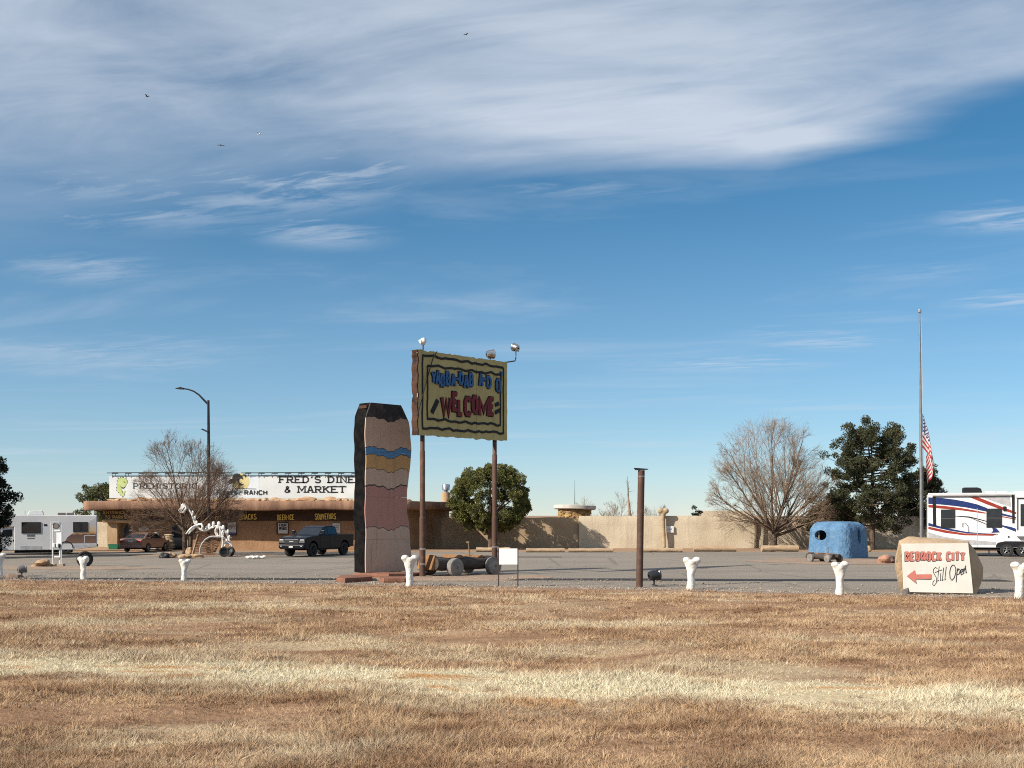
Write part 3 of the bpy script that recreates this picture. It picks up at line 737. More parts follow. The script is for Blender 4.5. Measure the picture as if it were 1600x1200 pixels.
# bone-shaped column on the wall
d = 94.6; k = d/F
mb = MB().tube([(0, 0, 0), (-.05, 0, 1.1), (-.12, 0, 2.2), (-.10, 0, 2.8)], [.13, .16, .18, .22], 9)
mb.ball((-.30, 0, 3.05), (.27, .25, .25)).ball((.12, 0, 3.05), (.27, .25, .25)).ball((-.09, 0, 2.85), (.25, .22, .2))
o = mb.build('bone_column', mat('tan_bone', (.46, .36, .235), .95, (.36, .27, .17), scale=2, bump=.5, bscale=9), loc=(wx(1038, d), d, 0)); remeshed(o, .05, 4)
tag(o, 'tan bone-shaped column on the cream wall with its knobs above the top', 'column')
d = 94.85; nt = thing('wall_notice', 'small white notice with blue marks on the cream wall', 'sign', (wx(1047, d), d, wz(827, d)))
MB().box(-.30, .30, -.03, .05, -.27, .27).build('board', M_WHITE, nt)
mk = MB()
for a in (-.12, .06): MB().box(a, a+.08, -.04, -.033, -.02, .06).build('printed_mark', mat('blue_print', (.05, .09, .3), .6), nt)

def log_kerb(p0, p1, py, r, label):
    d = gd(py); n = 10; L = (p1-p0)/F*d
    mb = MB(); pts = [(L*i/n, .08*mnoise.noise(Vector((p0+i*.7, 0, 0))), r + .03*mnoise.noise(Vector((p0+i*.5, 5, 0)))) for i in range(n+1)]
    mb.tube(pts, [r*(1 + .12*mnoise.noise(Vector((p0, i*.6, 2)))) for i in range(n+1)], 10)
    t = thing('log_kerb', label, 'log', (wx(p0, d), d, 0), 0, 'log kerbs along the foot of the wall')
    mb.build('log', M_LOG, t, smooth='auto')
    MB().lathe([(r*.85, 0), (r*.6, .015)], 10, M=Matrix.Translation((L+.002, pts[-1][1], pts[-1][2])) @ Matrix.Rotation(R(90), 4, 'Y')).build('end_grain', M_OLDPOST, t)
    return t
log_kerb(744, 797, 862.5, .17, 'log kerb on the asphalt edge in front of the round juniper')
log_kerb(822, 882, 863, .15, 'log kerb below the shaded part of the wall, first right of the juniper')
log_kerb(888, 958, 863, .15, 'log kerb below the place where the tree shadow ends on the wall')
log_kerb(1003, 1066, 863, .16, 'log kerb below the bone-shaped wall column')
log_kerb(1084, 1150, 862, .22, 'thick log kerb lying left of the dark wooden wall post')
log_kerb(1190, 1247, 862, .24, 'thick log kerb lying in front of the big bare tree')

# ------------------------------------------------------------------ things beyond the wall
M_STONE = mat('yellow_stone', (.42, .28, .12), .95, (.22, .13, .06), scale=2.4, lo=.42, hi=.58, bump=.8, bscale=5)
d = 112; hut = thing('stone_hut', 'round stone hut with a flat pale cap showing above the wall', 'hut', (wx(897, d), d, 0))
MB().lathe([(1.62, 0), (1.6, 2.2), (1.55, 3.3)], 24).build('body', mat('yellow_stone', ()), hut, smooth='auto')
for i in range(22):      # single stones of the top courses
    q = random.uniform(-2.6, .0); z = random.uniform(2.5, 3.15)
    mb = MB().ball((0, 0, 0), (random.uniform(.2, .34), .12, random.uniform(.12, .2)), sub=1, amp=.4, seed=i)
    o = mb.build('stone', mat('yellow_stone_%d' % (i % 3), [(.48, .33, .15), (.34, .22, .10), (.27, .18, .09)][i % 3], .95, bump=.4, bscale=8), hut,
                 loc=(1.58*math.cos(q), 1.58*math.sin(q), z)); o.rotation_euler = (0, 0, q + R(90))
MB().lathe([(1.9, 3.25), (2.05, 3.32), (2.07, 3.62), (1.9, 3.68), (0, 3.72)], 28, cap=False).build('cap', mat('pale_cap', (.60, .57, .53), .9, (.46, .44, .41), scale=1.2), hut, smooth='auto').rotation_euler = (R(-1), R(1.2), 0)
mb = MB().tube([(0, 0, 0), (0, 0, 4.2), (.01, 0, 6.2)], [.03, .03, .012], 5)
tag(mb.build('antenna_mast', M_DARKMETAL, loc=(wx(898, 115), 115, 0)), 'thin antenna mast rising behind the round stone hut', 'antenna')
d = 120; shed = thing('shed', 'low shed with a ribbed tan metal roof behind the cream wall', 'shed', (wx(1135, d), d, 0))
MB().box(-2.6, 2.6, .0, 4, 0, 2.55).build('wall', M_STUCCO, shed)
rf = MB().add([(-3.0, -.5, 2.55), (3.0, -.5, 2.55), (2.4, 2.2, 3.15), (-2.4, 2.2, 3.15), (-3.0, 4.5, 2.55), (3.0, 4.5, 2.55)], [(0, 1, 2, 3), (3, 2, 5, 4), (0, 3, 4), (1, 5, 2)]).build('roof', mat('tan_metal', (.50, .40, .28), .6, (.42, .33, .22)), shed)
rib = MB().tube([(0, -.5, 2.57), (0, 2.2, 3.17)], .035, 5)
r0 = rib.build('rib', mat('tan_metal', ()), rf, loc=(-2.3, 0, 0))
for i in range(1, 14):
    o = r0.copy(); COL.objects.link(o); o.location.x = -2.3 + i*.354

# ------------------------------------------------------------------ trees
M_BARK = mat('grey_bark', (.16, .115, .085), .95, (.09, .065, .05), scale=5, stretch=(3, 3, .5), bump=.5, bscale=20)
M_TWIG = mat('rusty_twigs', (.20, .125, .085), .95, (.13, .085, .06), scale=.8)
M_TWIG2 = mat('grey_twigs', (.25, .18, .125), .95, (.155, .11, .08), scale=.8)
def tubes_mesh(name, segs, m, parent):
    """segs: list of (p0, p1, r0, r1, sides); fast tapered sticks"""
    V = []; Fc = []
    for p0, p1, r0, r1, n in segs:
        t = (p1-p0)
        if t.length < 1e-6: continue
        a = t.orthogonal().normalized(); b = t.normalized().cross(a); o = len(V)
        for p, r in ((p0, r0), (p1, r1)):
            for j in range(n):
                q = 2*math.pi*j/n; V.append(tuple(p + (a*math.cos(q) + b*math.sin(q))*r))
        for j in range(n): Fc.append((o+j, o+(j+1) % n, o+n+(j+1) % n, o+n+j))
    me = bpy.data.meshes.new(name); me.from_pydata(V, [], Fc); me.materials.append(m); me.update()
    return link(name, me, parent)
def bare_tree(label, px, py, height, spread, seed, trunk_h=1.0, twig=M_TWIG, tr=.2, trunks=((0, 0),), el_min=.2, name='bare_tree', group=None, limbs=11, kids=(9, 7, 5, 3), tip=.007, fill=1.0):
    """vase-shaped leafless tree: straight limbs fan out and fork at narrow angles until they reach the crown's outline"""
    rd = random.Random(seed); d = gd(py); t = thing(name, label, 'tree', (wx(px, d), d, 0), 0, group); main = []; fine = []
    ht = height - trunk_h
    def reach(v):
        e = math.asin(max(-.3, min(1, v.z))); R_ = 1/math.sqrt((math.cos(e)/spread)**2 + (math.sin(e)/ht)**2)
        return R_*(1 + .13*math.sin(2*max(e, 0)))*(1 + .13*mnoise.noise(v*2.3 + Vector((seed*1.7, 0, 0))) + .08*mnoise.noise(v*6 + Vector((0, seed, 0))))
    def branch(p, dr, L, r, lev):
        n = (7, 5, 4, 3, 2)[lev]; pts = [p]; seg = L/n
        for i in range(n):
            dr = (dr + Vector((rd.gauss(0, 1), rd.gauss(0, 1), rd.gauss(0, .8)))*(.045 + .03*lev) + Vector((0, 0, .03))).normalized()
            q = p + dr*seg; f0, f1 = i/n, (i+1)/n
            r0, r1 = max(r*(1-.82*f0), tip*.5), max(r*(1-.82*f1), tip*.35)
            (main if lev == 0 or r0 > .05 else fine).append((p, q, r0, r1, (8, 5, 4, 3, 3)[lev])); p = q; pts.append(p)
        if lev == 4: return
        for c in range(int(kids[lev]*rd.uniform(.8, 1.25) + .5)):
            f = rd.uniform(.16 if lev == 0 else .1, .97); i = min(int(f*n), n-1); b = pts[i].lerp(pts[i+1], f*n-i); dd_ = (pts[i+1]-pts[i]).normalized()
            ax = Vector((rd.gauss(0, 1), rd.gauss(0, 1), rd.gauss(0, 1))); ax = (ax - dd_*ax.dot(dd_)).normalized(); an = rd.uniform(.28, .72)
            nd = (dd_*math.cos(an) + ax*math.sin(an) + Vector((0, 0, .06))).normalized()
            rest = L*(1-f)*rd.uniform(.75, 1.05) + (.16 + .05*lev)*L*rd.uniform(.4, 1.0)
            o_ = Vector((0, 0, trunk_h)); e_ = b + nd*rest - o_; lim = reach(e_.normalized())*1.03
            if e_.length > lim: rest *= max(.25, (lim/e_.length)**2)
            branch(b, nd, min(rest, L*.8), max(r*(1-.82*f)*rd.uniform(.42, .62), tip), lev+1)
    for k, (ox, oy) in enumerate(trunks):
        p = Vector((ox, oy, 0)); q = Vector((ox*1.5, oy*1.5, trunk_h))
        main.append((p - Vector((0, 0, .1)), p.lerp(q, .15), tr*1.5, tr*1.1, 10)); main.append((p.lerp(q, .15), q, tr*1.1, tr*.95, 10))
        nl = max(3, limbs//len(trunks))
        for i in range(nl):
            az = 2*math.pi*(i*.618 + .1*k) + rd.uniform(-.2, .2); el = math.asin(math.sin(el_min) + (1-math.sin(el_min))*((i+.6)/nl)**1.0*.99)
            v = Vector((math.cos(az)*math.cos(el), math.sin(az)*math.cos(el), math.sin(el))); v0 = (v + Vector((0, 0, .25))).normalized()
            branch(q - Vector((0, 0, trunk_h*rd.uniform(.0, .3)*(1-i/nl))), v0*.4 + v*.6, reach(v)*.97, tr*rd.uniform(.36, .55), 0)
    tubes_mesh('trunk', main, M_BARK, t); tubes_mesh('crown', fine, twig, t)
    return t
bare_tree('bare rusty-brown twigged tree in front of the diner sign, white skeleton beside it', 292, 867.2, 8.1, 3.4, 11, trunk_h=1.6, tr=.15, trunks=((-.12, 0), (.16, .1)), el_min=.02, tip=.0068, limbs=14, kids=(8.4, 6.1, 4.4, 2.4))
bare_tree('large grey bare vase-shaped tree in front of the cream wall', 1209, 858.2, 10.3, 4.5, 23, trunk_h=1.45, tr=.26, twig=M_TWIG2, el_min=.16, tip=.0078, limbs=15, kids=(9.0, 6.2, 4.3, 2.4))
for i, (px, dd, hh, sp, lab) in enumerate(((948, 104, 3.7, 1.3, 'sparse bare shrub just right of the stone hut above the wall'), (966, 106, 4.6, 1.9, 'tall spiky bare shrub above the wall between the stone hut and dead trunk'),
        (993, 104, 3.8, 1.3, 'bare reddish shrub above the wall at the foot of the dead trunk'), (1020, 105, 4.0, 1.5, 'bare shrub above the wall right of the rusty post'), (908, 114.5, 4.5, 1.7, 'thin bare shrub sticking up behind the stone hut cap'))):
    t = bare_tree(lab, px, HY + F*EYE/dd, hh, sp, 40+i, trunk_h=.4, tr=.05, twig=M_TWIG2 if i != 2 else M_TWIG, name='bare_shrub', group='bare shrubs beyond the wall', el_min=.5, limbs=9, kids=(5, 4, 3, 0), tip=.009); t['category'] = 'shrub'
d = 103; t = thing('dead_tree', 'slender dead tree trunk rising above the wall left of the rusty post', 'tree', (wx(982, d), d, 0))
tubes_mesh('trunk', [(Vector((.3, 0, 0)), Vector((.1, 0, 3.0)), .16, .11, 7), (Vector((.1, 0, 3.0)), Vector((-.05, 0, 4.6)), .11, .06, 6), (Vector((-.05, 0, 4.6)), Vector((-.1, 0, 6.2)), .06, .012, 5)], mat('pale_deadwood', (.36, .26, .19), .95, (.26, .18, .13), scale=3), t)
rd = random.Random(5); sg = []
for i in range(26):
    z = rd.uniform(2.6, 5.7); b = Vector((.1 - .06*(z-3), 0, z)); q = b + Vector((rd.gauss(0, .22), rd.gauss(0, .2), rd.uniform(.1, .7))); sg.append((b, q, .02, .006, 3))
tubes_mesh('crown', sg, M_TWIG2, t)

def leaf_mesh(name, clumps, m, parent, size, per, flat=0.0):
    """clumps: (centre, radius); each holds many little leaf blades set outward"""
    C = np.array([c[0] for c in clumps]); Rr = np.array([c[1] for c in clumps]); D = np.array([c[2] if len(c) > 2 else (0, 0, 1) for c in clumps], float)
    n = len(C)*per; idx = np.repeat(np.arange(len(C)), per)
    u = rng.normal(size=(n, 3)); u /= np.linalg.norm(u, axis=1)[:, None]
    rad = rng.random(n)**.45
    if flat: u[:, 2] *= (1-flat)
    c = C[idx] + u*(Rr[idx]*rad)[:, None]
    out = u*.8 + D[idx]*.7 + rng.normal(size=(n, 3))*.55; out /= np.linalg.norm(out, axis=1)[:, None]
    sd = np.cross(out, rng.normal(size=(n, 3))); sd /= np.linalg.norm(sd, axis=1)[:, None]
    L = size*rng.uniform(.7, 1.5, n); Wd = L*rng.uniform(.28, .5, n)
    V = np.empty((n, 4, 3), np.float32)
    V[:, 0] = c - sd*Wd[:, None]*.5; V[:, 1] = c + out*L[:, None]*.45 - sd*Wd[:, None]*.1 + sd*Wd[:, None]*.7
    V[:, 2] = c + out*L[:, None]; V[:, 3] = c + out*L[:, None]*.4 - sd*Wd[:, None]*.8
    me = bpy.data.meshes.new(name); me.vertices.add(4*n); me.vertices.foreach_set('co', V.ravel())
    me.loops.add(4*n); me.loops.foreach_set('vertex_index', np.arange(4*n, dtype=np.int32))
    me.polygons.add(n); me.polygons.foreach_set('loop_start', np.arange(0, 4*n, 4, dtype=np.int32))
    me.update(calc_edges=True); me.materials.append(m)
    return link(name, me, parent)
M_JUN = mat('juniper_green', (.17, .17, .055), .85, (.09, .10, .034), scale=1.6, spec=.15)
M_PIN = mat('pinyon_green', (.085, .088, .044), .85, (.045, .052, .03), scale=1.6, spec=.15)
def juniper(label, px, py, rx, z0, z1, seed, m=M_JUN, top=1.0):
    rd = random.Random(seed); d = gd(py); t = thing('juniper_tree', label, 'tree', (wx(px, d), d, 0)); cl = []
    zc, rz = z0 + (z1-z0)*.42, (z1-z0)
    for i in range(190):                                     # puffs of foliage, each a knot of small sprays
        v = Vector((rd.gauss(0, 1), rd.gauss(0, 1), rd.gauss(0, 1))).normalized()
        up_ = (z1-zc) if v.z > 0 else (zc-z0)
        k = 1 + .10*mnoise.noise(v*1.7 + Vector((seed, 0, 0)))
        wide = 1.0 if v.z > 0 else 1.03
        c = Vector((v.x*rx*wide, v.y*rx*wide, v.z*up_))*k*rd.uniform(.74, .93) + Vector((0, 0, zc))
        pr = rd.uniform(.28, .55)
        for q in range(7):
            w = Vector((rd.gauss(0, 1), rd.gauss(0, 1), rd.gauss(0, 1))).normalized()
            cl.append((tuple(c + w*pr*.75 + v*.1), rd.uniform(.14, .26), tuple((w + v + Vector((0, 0, .6))).normalized())))
    tubes_mesh('trunk', [(Vector((.05, 0, -.1)), Vector((.0, 0, z0+.6)), .24, .18, 9), (Vector((0, 0, z0+.5)), Vector((0, 0, z1*.75)), .18, .05, 7)] +
        [(Vector((0, 0, z0 + 1.0)), Vector((math.cos(a)*rx*.5, math.sin(a)*rx*.5, z0 + 2.4)), .1, .03, 5) for a in np.arange(0, 6.2, .8)], M_BARK, t)
    leaf_mesh('crown', cl, m, t, .10, 110)
    return t
juniper('round dense green juniper standing behind the welcome sign posts', 766, 857.9, 3.35, 1.5, 6.85, 3)
def pinyon(label, px, py, rx, z0, z1, seed, n=260, m=M_PIN, per=110, name='pinyon_tree', cr=.42):
    """open evergreen: limbs carry separate clumps with gaps between"""
    rd = random.Random(seed); d = gd(py); t = thing(name, label, 'tree', (wx(px, d), d, 0)); cl = []; sg = []
    sg.append((Vector((0, 0, -.1)), Vector((.05, 0, z0+.4)), .26, .20, 9))
    prev = Vector((.05, 0, z0+.4)); topv = Vector((-.1, 0, z1*.93)); steps = 7
    for i in range(steps):
        q = Vector((.05, 0, z0+.4)).lerp(topv, (i+1)/steps) + Vector((rd.gauss(0, .15), rd.gauss(0, .15), 0)); sg.append((prev, q, .2*(1-i/steps)+.03, .2*(1-(i+1)/steps)+.02, 7)); prev = q
    nb = int(n/5.5)
    for i in range(nb):
        f = (i+.5)/nb; zb = z0 + (z1-z0)*f*.92
        prof = math.sin(math.pi*min(1, (.25+.64*f)))**.6
        az = i*2.399 + rd.uniform(-.4, .4); L = rx*prof*rd.uniform(.70, 1.06)
        a = Vector((0, 0, zb)); e = a + Vector((math.cos(az)*L, math.sin(az)*L, L*rd.uniform(.05, .5)))
        e.z = min(e.z, z1)
        mid = a.lerp(e, .5) + Vector((0, 0, -.12*L)); sg += [(a, mid, .07, .045, 5), (mid, e, .045, .012, 4)]
        for j in range(6):
            s_ = rd.uniform(.35, 1.02); p = (a.lerp(mid, s_*2) if s_ < .5 else mid.lerp(e, s_*2-1)) + Vector((rd.gauss(0, .28), rd.gauss(0, .28), rd.gauss(.12, .18)))
            cl.append((tuple(p), rd.uniform(.6, 1.1)*cr, (math.cos(az)*.4, math.sin(az)*.4, .8)))
    tubes_mesh('trunk', sg, M_BARK, t); leaf_mesh('crown', cl, m, t, .125, int(per*1.5), flat=.15)
    return t
pinyon('big dark open-crowned pine right of the blue hut', 1362, 858.6, 4.2, 1.7, 9.75, 8, n=430)
pinyon('smaller dull green pine behind the flagpole', 1436, 855.5, 2.2, 1.5, 6.6, 9, n=170, m=mat('dull_pine', (.09, .085, .045), .85, (.05, .055, .03), scale=1.6, spec=.15))
pinyon('dark evergreen cut off by the left edge beside the motorhome', -36, 872, 2.0, .9, 6.1, 12, n=300, m=mat('dark_pine', (.030, .038, .028), .85, (.018, .024, .02), scale=1.6, spec=.1), per=130)
pinyon('light green pine behind the park entrance end of the diner', 158, 849.5, 2.3, 1.8, 5.35, 15, n=110, m=mat('light_pine', (.15, .16, .065), .85, (.09, .10, .045), scale=1.6, spec=.15))
pinyon('tiny dark treetop poking over the cream wall', 1086, 847, .45, 1.0, 3.25, 17, n=26, m=mat('dark_pine', ()), per=90, cr=.25)
pinyon('dark low evergreen between the bare tree and the big pine', 1300, 858, 1.9, .9, 4.2, 19, n=120)

# ------------------------------------------------------------------ bone posts
M_SHAFT = M_BONE
def bone_mesh(seed, tall=1.15):
    rd = random.Random(seed); mb = MB()
    mb.tube([(0, 0, -.05), (.005, 0, .3), (0, 0, tall*.55), (0, 0, tall*.8), (0, 0, tall*.9)], [.138, .132, .138, .18, .19], 12)
    mb.tube([(-.01, 0, tall*.5), (-.07, 0, tall*.74), (-.14, 0, tall*.86)], [.12, .13, .13], 10).tube([(.01, 0, tall*.5), (.07, 0, tall*.74), (.14, 0, tall*.86)], [.12, .13, .13], 10)
    mb.ball((-.175, -.01, tall*.895), (.145, .16, .125)).ball((.175, .01, tall*rd.uniform(.885, .915)), (.145, .16, .12))
    o = mb.build('bone_post', M_BONE); remeshed(o, .032, 5); roughen(o, .022, 4.5, seed, .006, 14)
    o.data.materials.clear(); o.data.materials.append(M_BONE)
    return o
b_a = bone_mesh(1); b_b = bone_mesh(2); b_c = bone_mesh(5)
bones = [(0, 901, 0, 'white bone-shaped post cut off by the left edge', 38, b_a), (130, 906, -.5, 'white bone-shaped post in front of the old tyre and white frame', 37, b_b),
         (287, 908, .2, 'white bone-shaped post below the bare tree and white skeleton', 35, None), (640, 917, .15, 'white bone-shaped post just right of the painted cutout board', 51, None),
         (1079, 922.5, -.15, 'white bone-shaped post right of the rusty post and floodlight', 53, b_c), (1312, 930.5, .1, 'white bone-shaped post in front of the blue hut', 54, None),
         (1592, 937.5, 0, 'white bone-shaped post cut off by the right edge', 61, None)]
for i, (px, py, rz, lab, hp, src) in enumerate(bones):
    d = gd(py); k = d/F; o = src
    if o is None: o = (b_a, b_b, b_c)[i % 3].copy(); COL.objects.link(o)
    s = hp*k/1.18; o.location = (wx(px, d), d, .02); o.rotation_euler = (R(random.uniform(-3, 3)), R(random.uniform(-3.5, 3.5)), rz); o.scale = (s*1.02, s, s)
    tag(o, lab, 'post', 'bone posts along the verge')
# ------------------------------------------------------------------ welcome billboard
A_ = Vector((wx(652, 49.8), 49.8)); B_ = Vector((wx(792, 53.9), 53.9)); SW = (B_-A_).length; sang = math.atan2(B_.y-A_.y, B_.x-A_.x)
sign = thing('welcome_billboard', 'khaki billboard on two tall rusty poles with wavy edges and the word WELCOME', 'billboard', (A_.x, A_.y, 0), sang)
Z0, Z1 = 6.17, 9.86; SH = Z1-Z0
M_KHAKI = mat('khaki_paint', (.47, .41, .19), .85, (.39, .33, .145), scale=1.0, lo=.3, hi=.7, fine=.06, streak=.35)
M_RUST = mat('rusty_steel', (.10, .057, .042), .75, (.165, .098, .074), scale=3, lo=.45, hi=.75, metal=.2)
M_SIGNBLACK = mat('sign_black', (.012, .014, .018), .7)
M_SIGNBLUE = mat('sign_blue', (.035, .13, .32), .7, (.03, .10, .25))
M_SIGNRED = mat('sign_red', (.17, .022, .03), .7, (.13, .018, .024))
M_EDGE = mat('billboard_edge', (.085, .048, .038), .95, (.03, .022, .02), scale=2.2, lo=.45, hi=.65, spec=.05)
def su(px_, py_):
    """photo position on the sign face -> (u along sign, z)"""
    u_ = (px_-800)/F
    # intersect the sight line with the sign's vertical plane
    dx_, dy_ = B_.x-A_.x, B_.y-A_.y
    t = (u_*A_.y - A_.x)/(dx_ - u_*dy_)
    dd = A_.y + t*dy_
    return (t*SW, wz(py_, dd))
def cr(x, y, sc=5.517, ox=530, oy=520): return su(ox + x/sc, oy + y/sc)
def wav(u_, ph): return .055*mnoise.noise(Vector((u_*2.6, ph, 0))) + .04*mnoise.noise(Vector((u_*6.0, ph, 3)))
cuts = [0.0, .215, .425, .64, .84, 1.0]
for i in range(5):
    u0, u1 = cuts[i]*SW + (.006 if i else 0), cuts[i+1]*SW - (.006 if i < 4 else 0)
    n = 14; top = [(u0 + (u1-u0)*k/n, Z1 + wav(u0 + (u1-u0)*k/n, 1.0)) for k in range(n+1)]
    bot = [(u0 + (u1-u0)*k/n, Z0 + wav(u0 + (u1-u0)*k/n, 9.0)) for k in range(n+1)]
    lef = [] if i else [(wav(Z0 + SH*k/16, 15), Z0 + SH*k/16) for k in range(1, 16)]
    rig = [] if i < 4 else [(SW + wav(Z0 + SH*k/16, 21), Z0 + SH*k/16) for k in range(1, 16)]
    MB().prism(bot + rig + top[::-1] + lef[::-1], -.01 - .004*(i % 2), .03).build('face_panel', M_KHAKI, sign)
pts = [(wav(Z0 + SH*k/30, 15) - .01, Z0 + SH*k/30) for k in range(31)]
mb = MB()
vs = [];
for x_, z_ in pts: vs += [(x_, -.02, z_), (x_, .34 + .05*mnoise.noise(Vector((z_*3, 4, 0))), z_), (x_+.06, -.02, z_), (x_+.06, .34, z_)]
fs = []
for i in range(30): a = 4*i; fs += [(a, a+4, a+5, a+1), (a+2, a+3, a+7, a+6), (a, a+2, a+6, a+4), (a+1, a+5, a+7, a+3)]
mb.add(vs, fs); mb.build('side_edge', M_EDGE, sign)
MB().box(.1, SW-.1, .30, .33, Z0+.08, Z1-.08).build('back_panel', M_EDGE, sign)
MB().box(.08, SW-.08, .04, .29, Z0+.06, Z0+.2).box(.08, SW-.08, .04, .29, Z1-.2, Z1-.06).box(SW-.2, SW-.06, .04, .29, Z0+.21, Z1-.21).build('back_frame', M_EDGE, sign)
# wavy border lines
def border(corners, name):
    mb = MB(); n = 22; lines = []
    for e in range(4):
        a, b = Vector(corners[e]), Vector(corners[(e+1) % 4]); hor = e % 2 == 0
        pts = []
        for k in range(n+1):
            p = a.lerp(b, k/n); q = (k/n)*(b-a).length
            wv = (.07 if hor else .025)*(mnoise.noise(Vector((q*2.4, e*7.1 + len(name), 0)))*1.3 + (.45*abs(math.sin(q*5.2 + e)) if hor else 0))
            p = p + (Vector((0, wv)) if hor else Vector((wv, 0))); pts.append((p.x, p.y))
        mb.stroke(pts, .10 if hor else .07, -.035 - .002*e, -.016)
    mb.build(name, M_SIGNBLACK, sign)
border([cr(715, 195), cr(1412, 305), cr(1412, 870), cr(715, 825)], 'outer_border_line')
border([cr(758, 285), cr(1390, 365), cr(1385, 800), cr(758, 750)], 'inner_border_line')
# letters of the two words, each a raised piece of its own
def raised(ch, x0, x1, y0, y1, m, w, ow, name='letter', skew=0.0):
    """one chunky letter: photo box x0..x1, y0..y1 in the enlarged picture"""
    u0, zt = cr(x0, y0); u1, _ = cr(x1, y0); _, zb = cr((x0+x1)/2, y1); _, zt = cr((x0+x1)/2, y0)
    pts = [[(u0 + p[0]*(u1-u0) + skew*(p[1]-.5), zb + p[1]*(zt-zb)) for p in pl] for pl in AL[ch]]
    o = MB()
    for q, pl in enumerate(pts): o.stroke(pl, ow, -.028 - .002*q, -.016)
    oo = o.build(name, M_SIGNBLACK, sign)
    f = MB()
    for q, pl in enumerate(pts): f.stroke(pl, w, -.075 - .002*q, -.034)
    f.build('letter_face', m, oo)
for ch, x0, x1, y0, y1 in (('Y', 795, 820, 345, 420), ('A', 832, 858, 345, 435), ('B', 876, 896, 372, 448), ('B', 922, 942, 350, 438), ('A', 966, 992, 375, 450), ('-', 1000, 1022, 375, 420),
        ('D', 1034, 1056, 355, 432), ('A', 1074, 1104, 385, 468), ('B', 1122, 1142, 362, 445), ('A', 1204, 1226, 368, 450), ('-', 1232, 1254, 378, 425), ('D', 1272, 1298, 388, 462), ('O', 1352, 1378, 410, 498)):
    raised(ch, x0-2, x1+3, y0-5, y1+8, M_SIGNBLUE, .105, .185)
raised('I', 1384, 1404, 335, 365, M_SIGNBLUE, .13, .20, 'letter_stump')
for ch, x0, x1, y0, y1 in (('W', 880, 955, 560, 705), ('E', 978, 1012, 525, 665), ('L', 1024, 1056, 580, 705), ('C', 1082, 1124, 565, 705), ('O', 1146, 1182, 555, 685), ('M', 1206, 1276, 580, 715), ('E', 1296, 1326, 570, 705)):
    raised(ch, x0, x1, y0, y1, M_SIGNRED, .16, .24)
for a, b, w in (((795, 690), (845, 580), .20), ((1340, 625), (1372, 608), .17), ((1340, 690), (1382, 665), .17)):
    MB().stroke([cr(*a), cr(*b)], w, -.05, -.016).build('dash', M_SIGNBLACK, sign)
pw = Vector((math.cos(sang), math.sin(sang)))
for px_, dd in ((660.5, 50.25), (775, 53.5)):
    wv = Vector((wx(px_, dd), dd)) - A_; u_ = wv.dot(pw)
    mb = MB().tube([(u_, .18, -.1), (u_, .18, 2.6), (u_, .18, 2.62), (u_, .18, 5.5), (u_, .18, 5.52), (u_, .18, Z1-.1)], [.135, .135, .115, .115, .10, .10], 14)
    pole = mb.build('pole', M_RUST, sign, smooth='auto')
    MB().tube([(u_, .18, 1.20), (u_, .18, 1.26)], .14, 14).tube([(u_, .18, .55), (u_, .18, .60)], .14, 14).build('collar', mat('galvanised', ()), pole)
def flood(parent, loc, rz, m, s=1.0, stem=.3, tilt=20, name='floodlight'):
    e = MB().lathe([(.05, -.20), (.15, -.17), (.20, -.05), (.21, .12), (.23, .16), (.22, .18), (.0, .17)], 14, M=Matrix.Scale(s, 4) @ Matrix.Rotation(R(90-tilt), 4, 'X'), cap=False)
    o = e.build(name, m, parent, loc=loc, smooth='auto'); o.rotation_euler = (0, 0, rz)
    MB().tube([(0, 0, -.18*s), (0, 0, -.18*s-stem)], .025, 6).tube([(-.2*s, 0, .02), (-.19*s, 0, -.18*s), (.19*s, 0, -.18*s), (.2*s, 0, .02)], .018, 5).build('bracket', M_DARKMETAL, o)
    return o
M_CHROME = mat('chrome_shell', (.66, .66, .66), .22, (.50, .50, .50), metal=1.0)
u_, z_ = cr(710, 110); flood(sign, (u_, -.1, Z1+.38), R(200), mat('white_shell', (.74, .74, .72), .5), .7, .25, -35)
u_, z_ = cr(1335, 180); flood(sign, (u_, .25, z_), R(70), M_CHROME, 1.0, .35, 5)
mb = MB(); 
u_, z_ = cr(1490, 150); flood(sign, (u_, -.25, z_+.1), R(170), M_CHROME, .9, .25, 15)
MB().tube([(u_, -.25, z_-.35), (u_, -.20, z_-.52), (SW-.1, .1, z_-.62)], .03, 6).build('lamp_arm', M_DARKMETAL, sign)
MB().tube([(*[cr(830, 172)[0]], -.10, Z1+.02), (cr(790, 230)[0], -.12, cr(790, 230)[1]), (cr(720, 480)[0], -.12, cr(720, 480)[1]), (cr(660, 720)[0], -.10, cr(660, 720)[1])], .022, 5).build('hanging_cable', M_SIGNBLACK, sign)

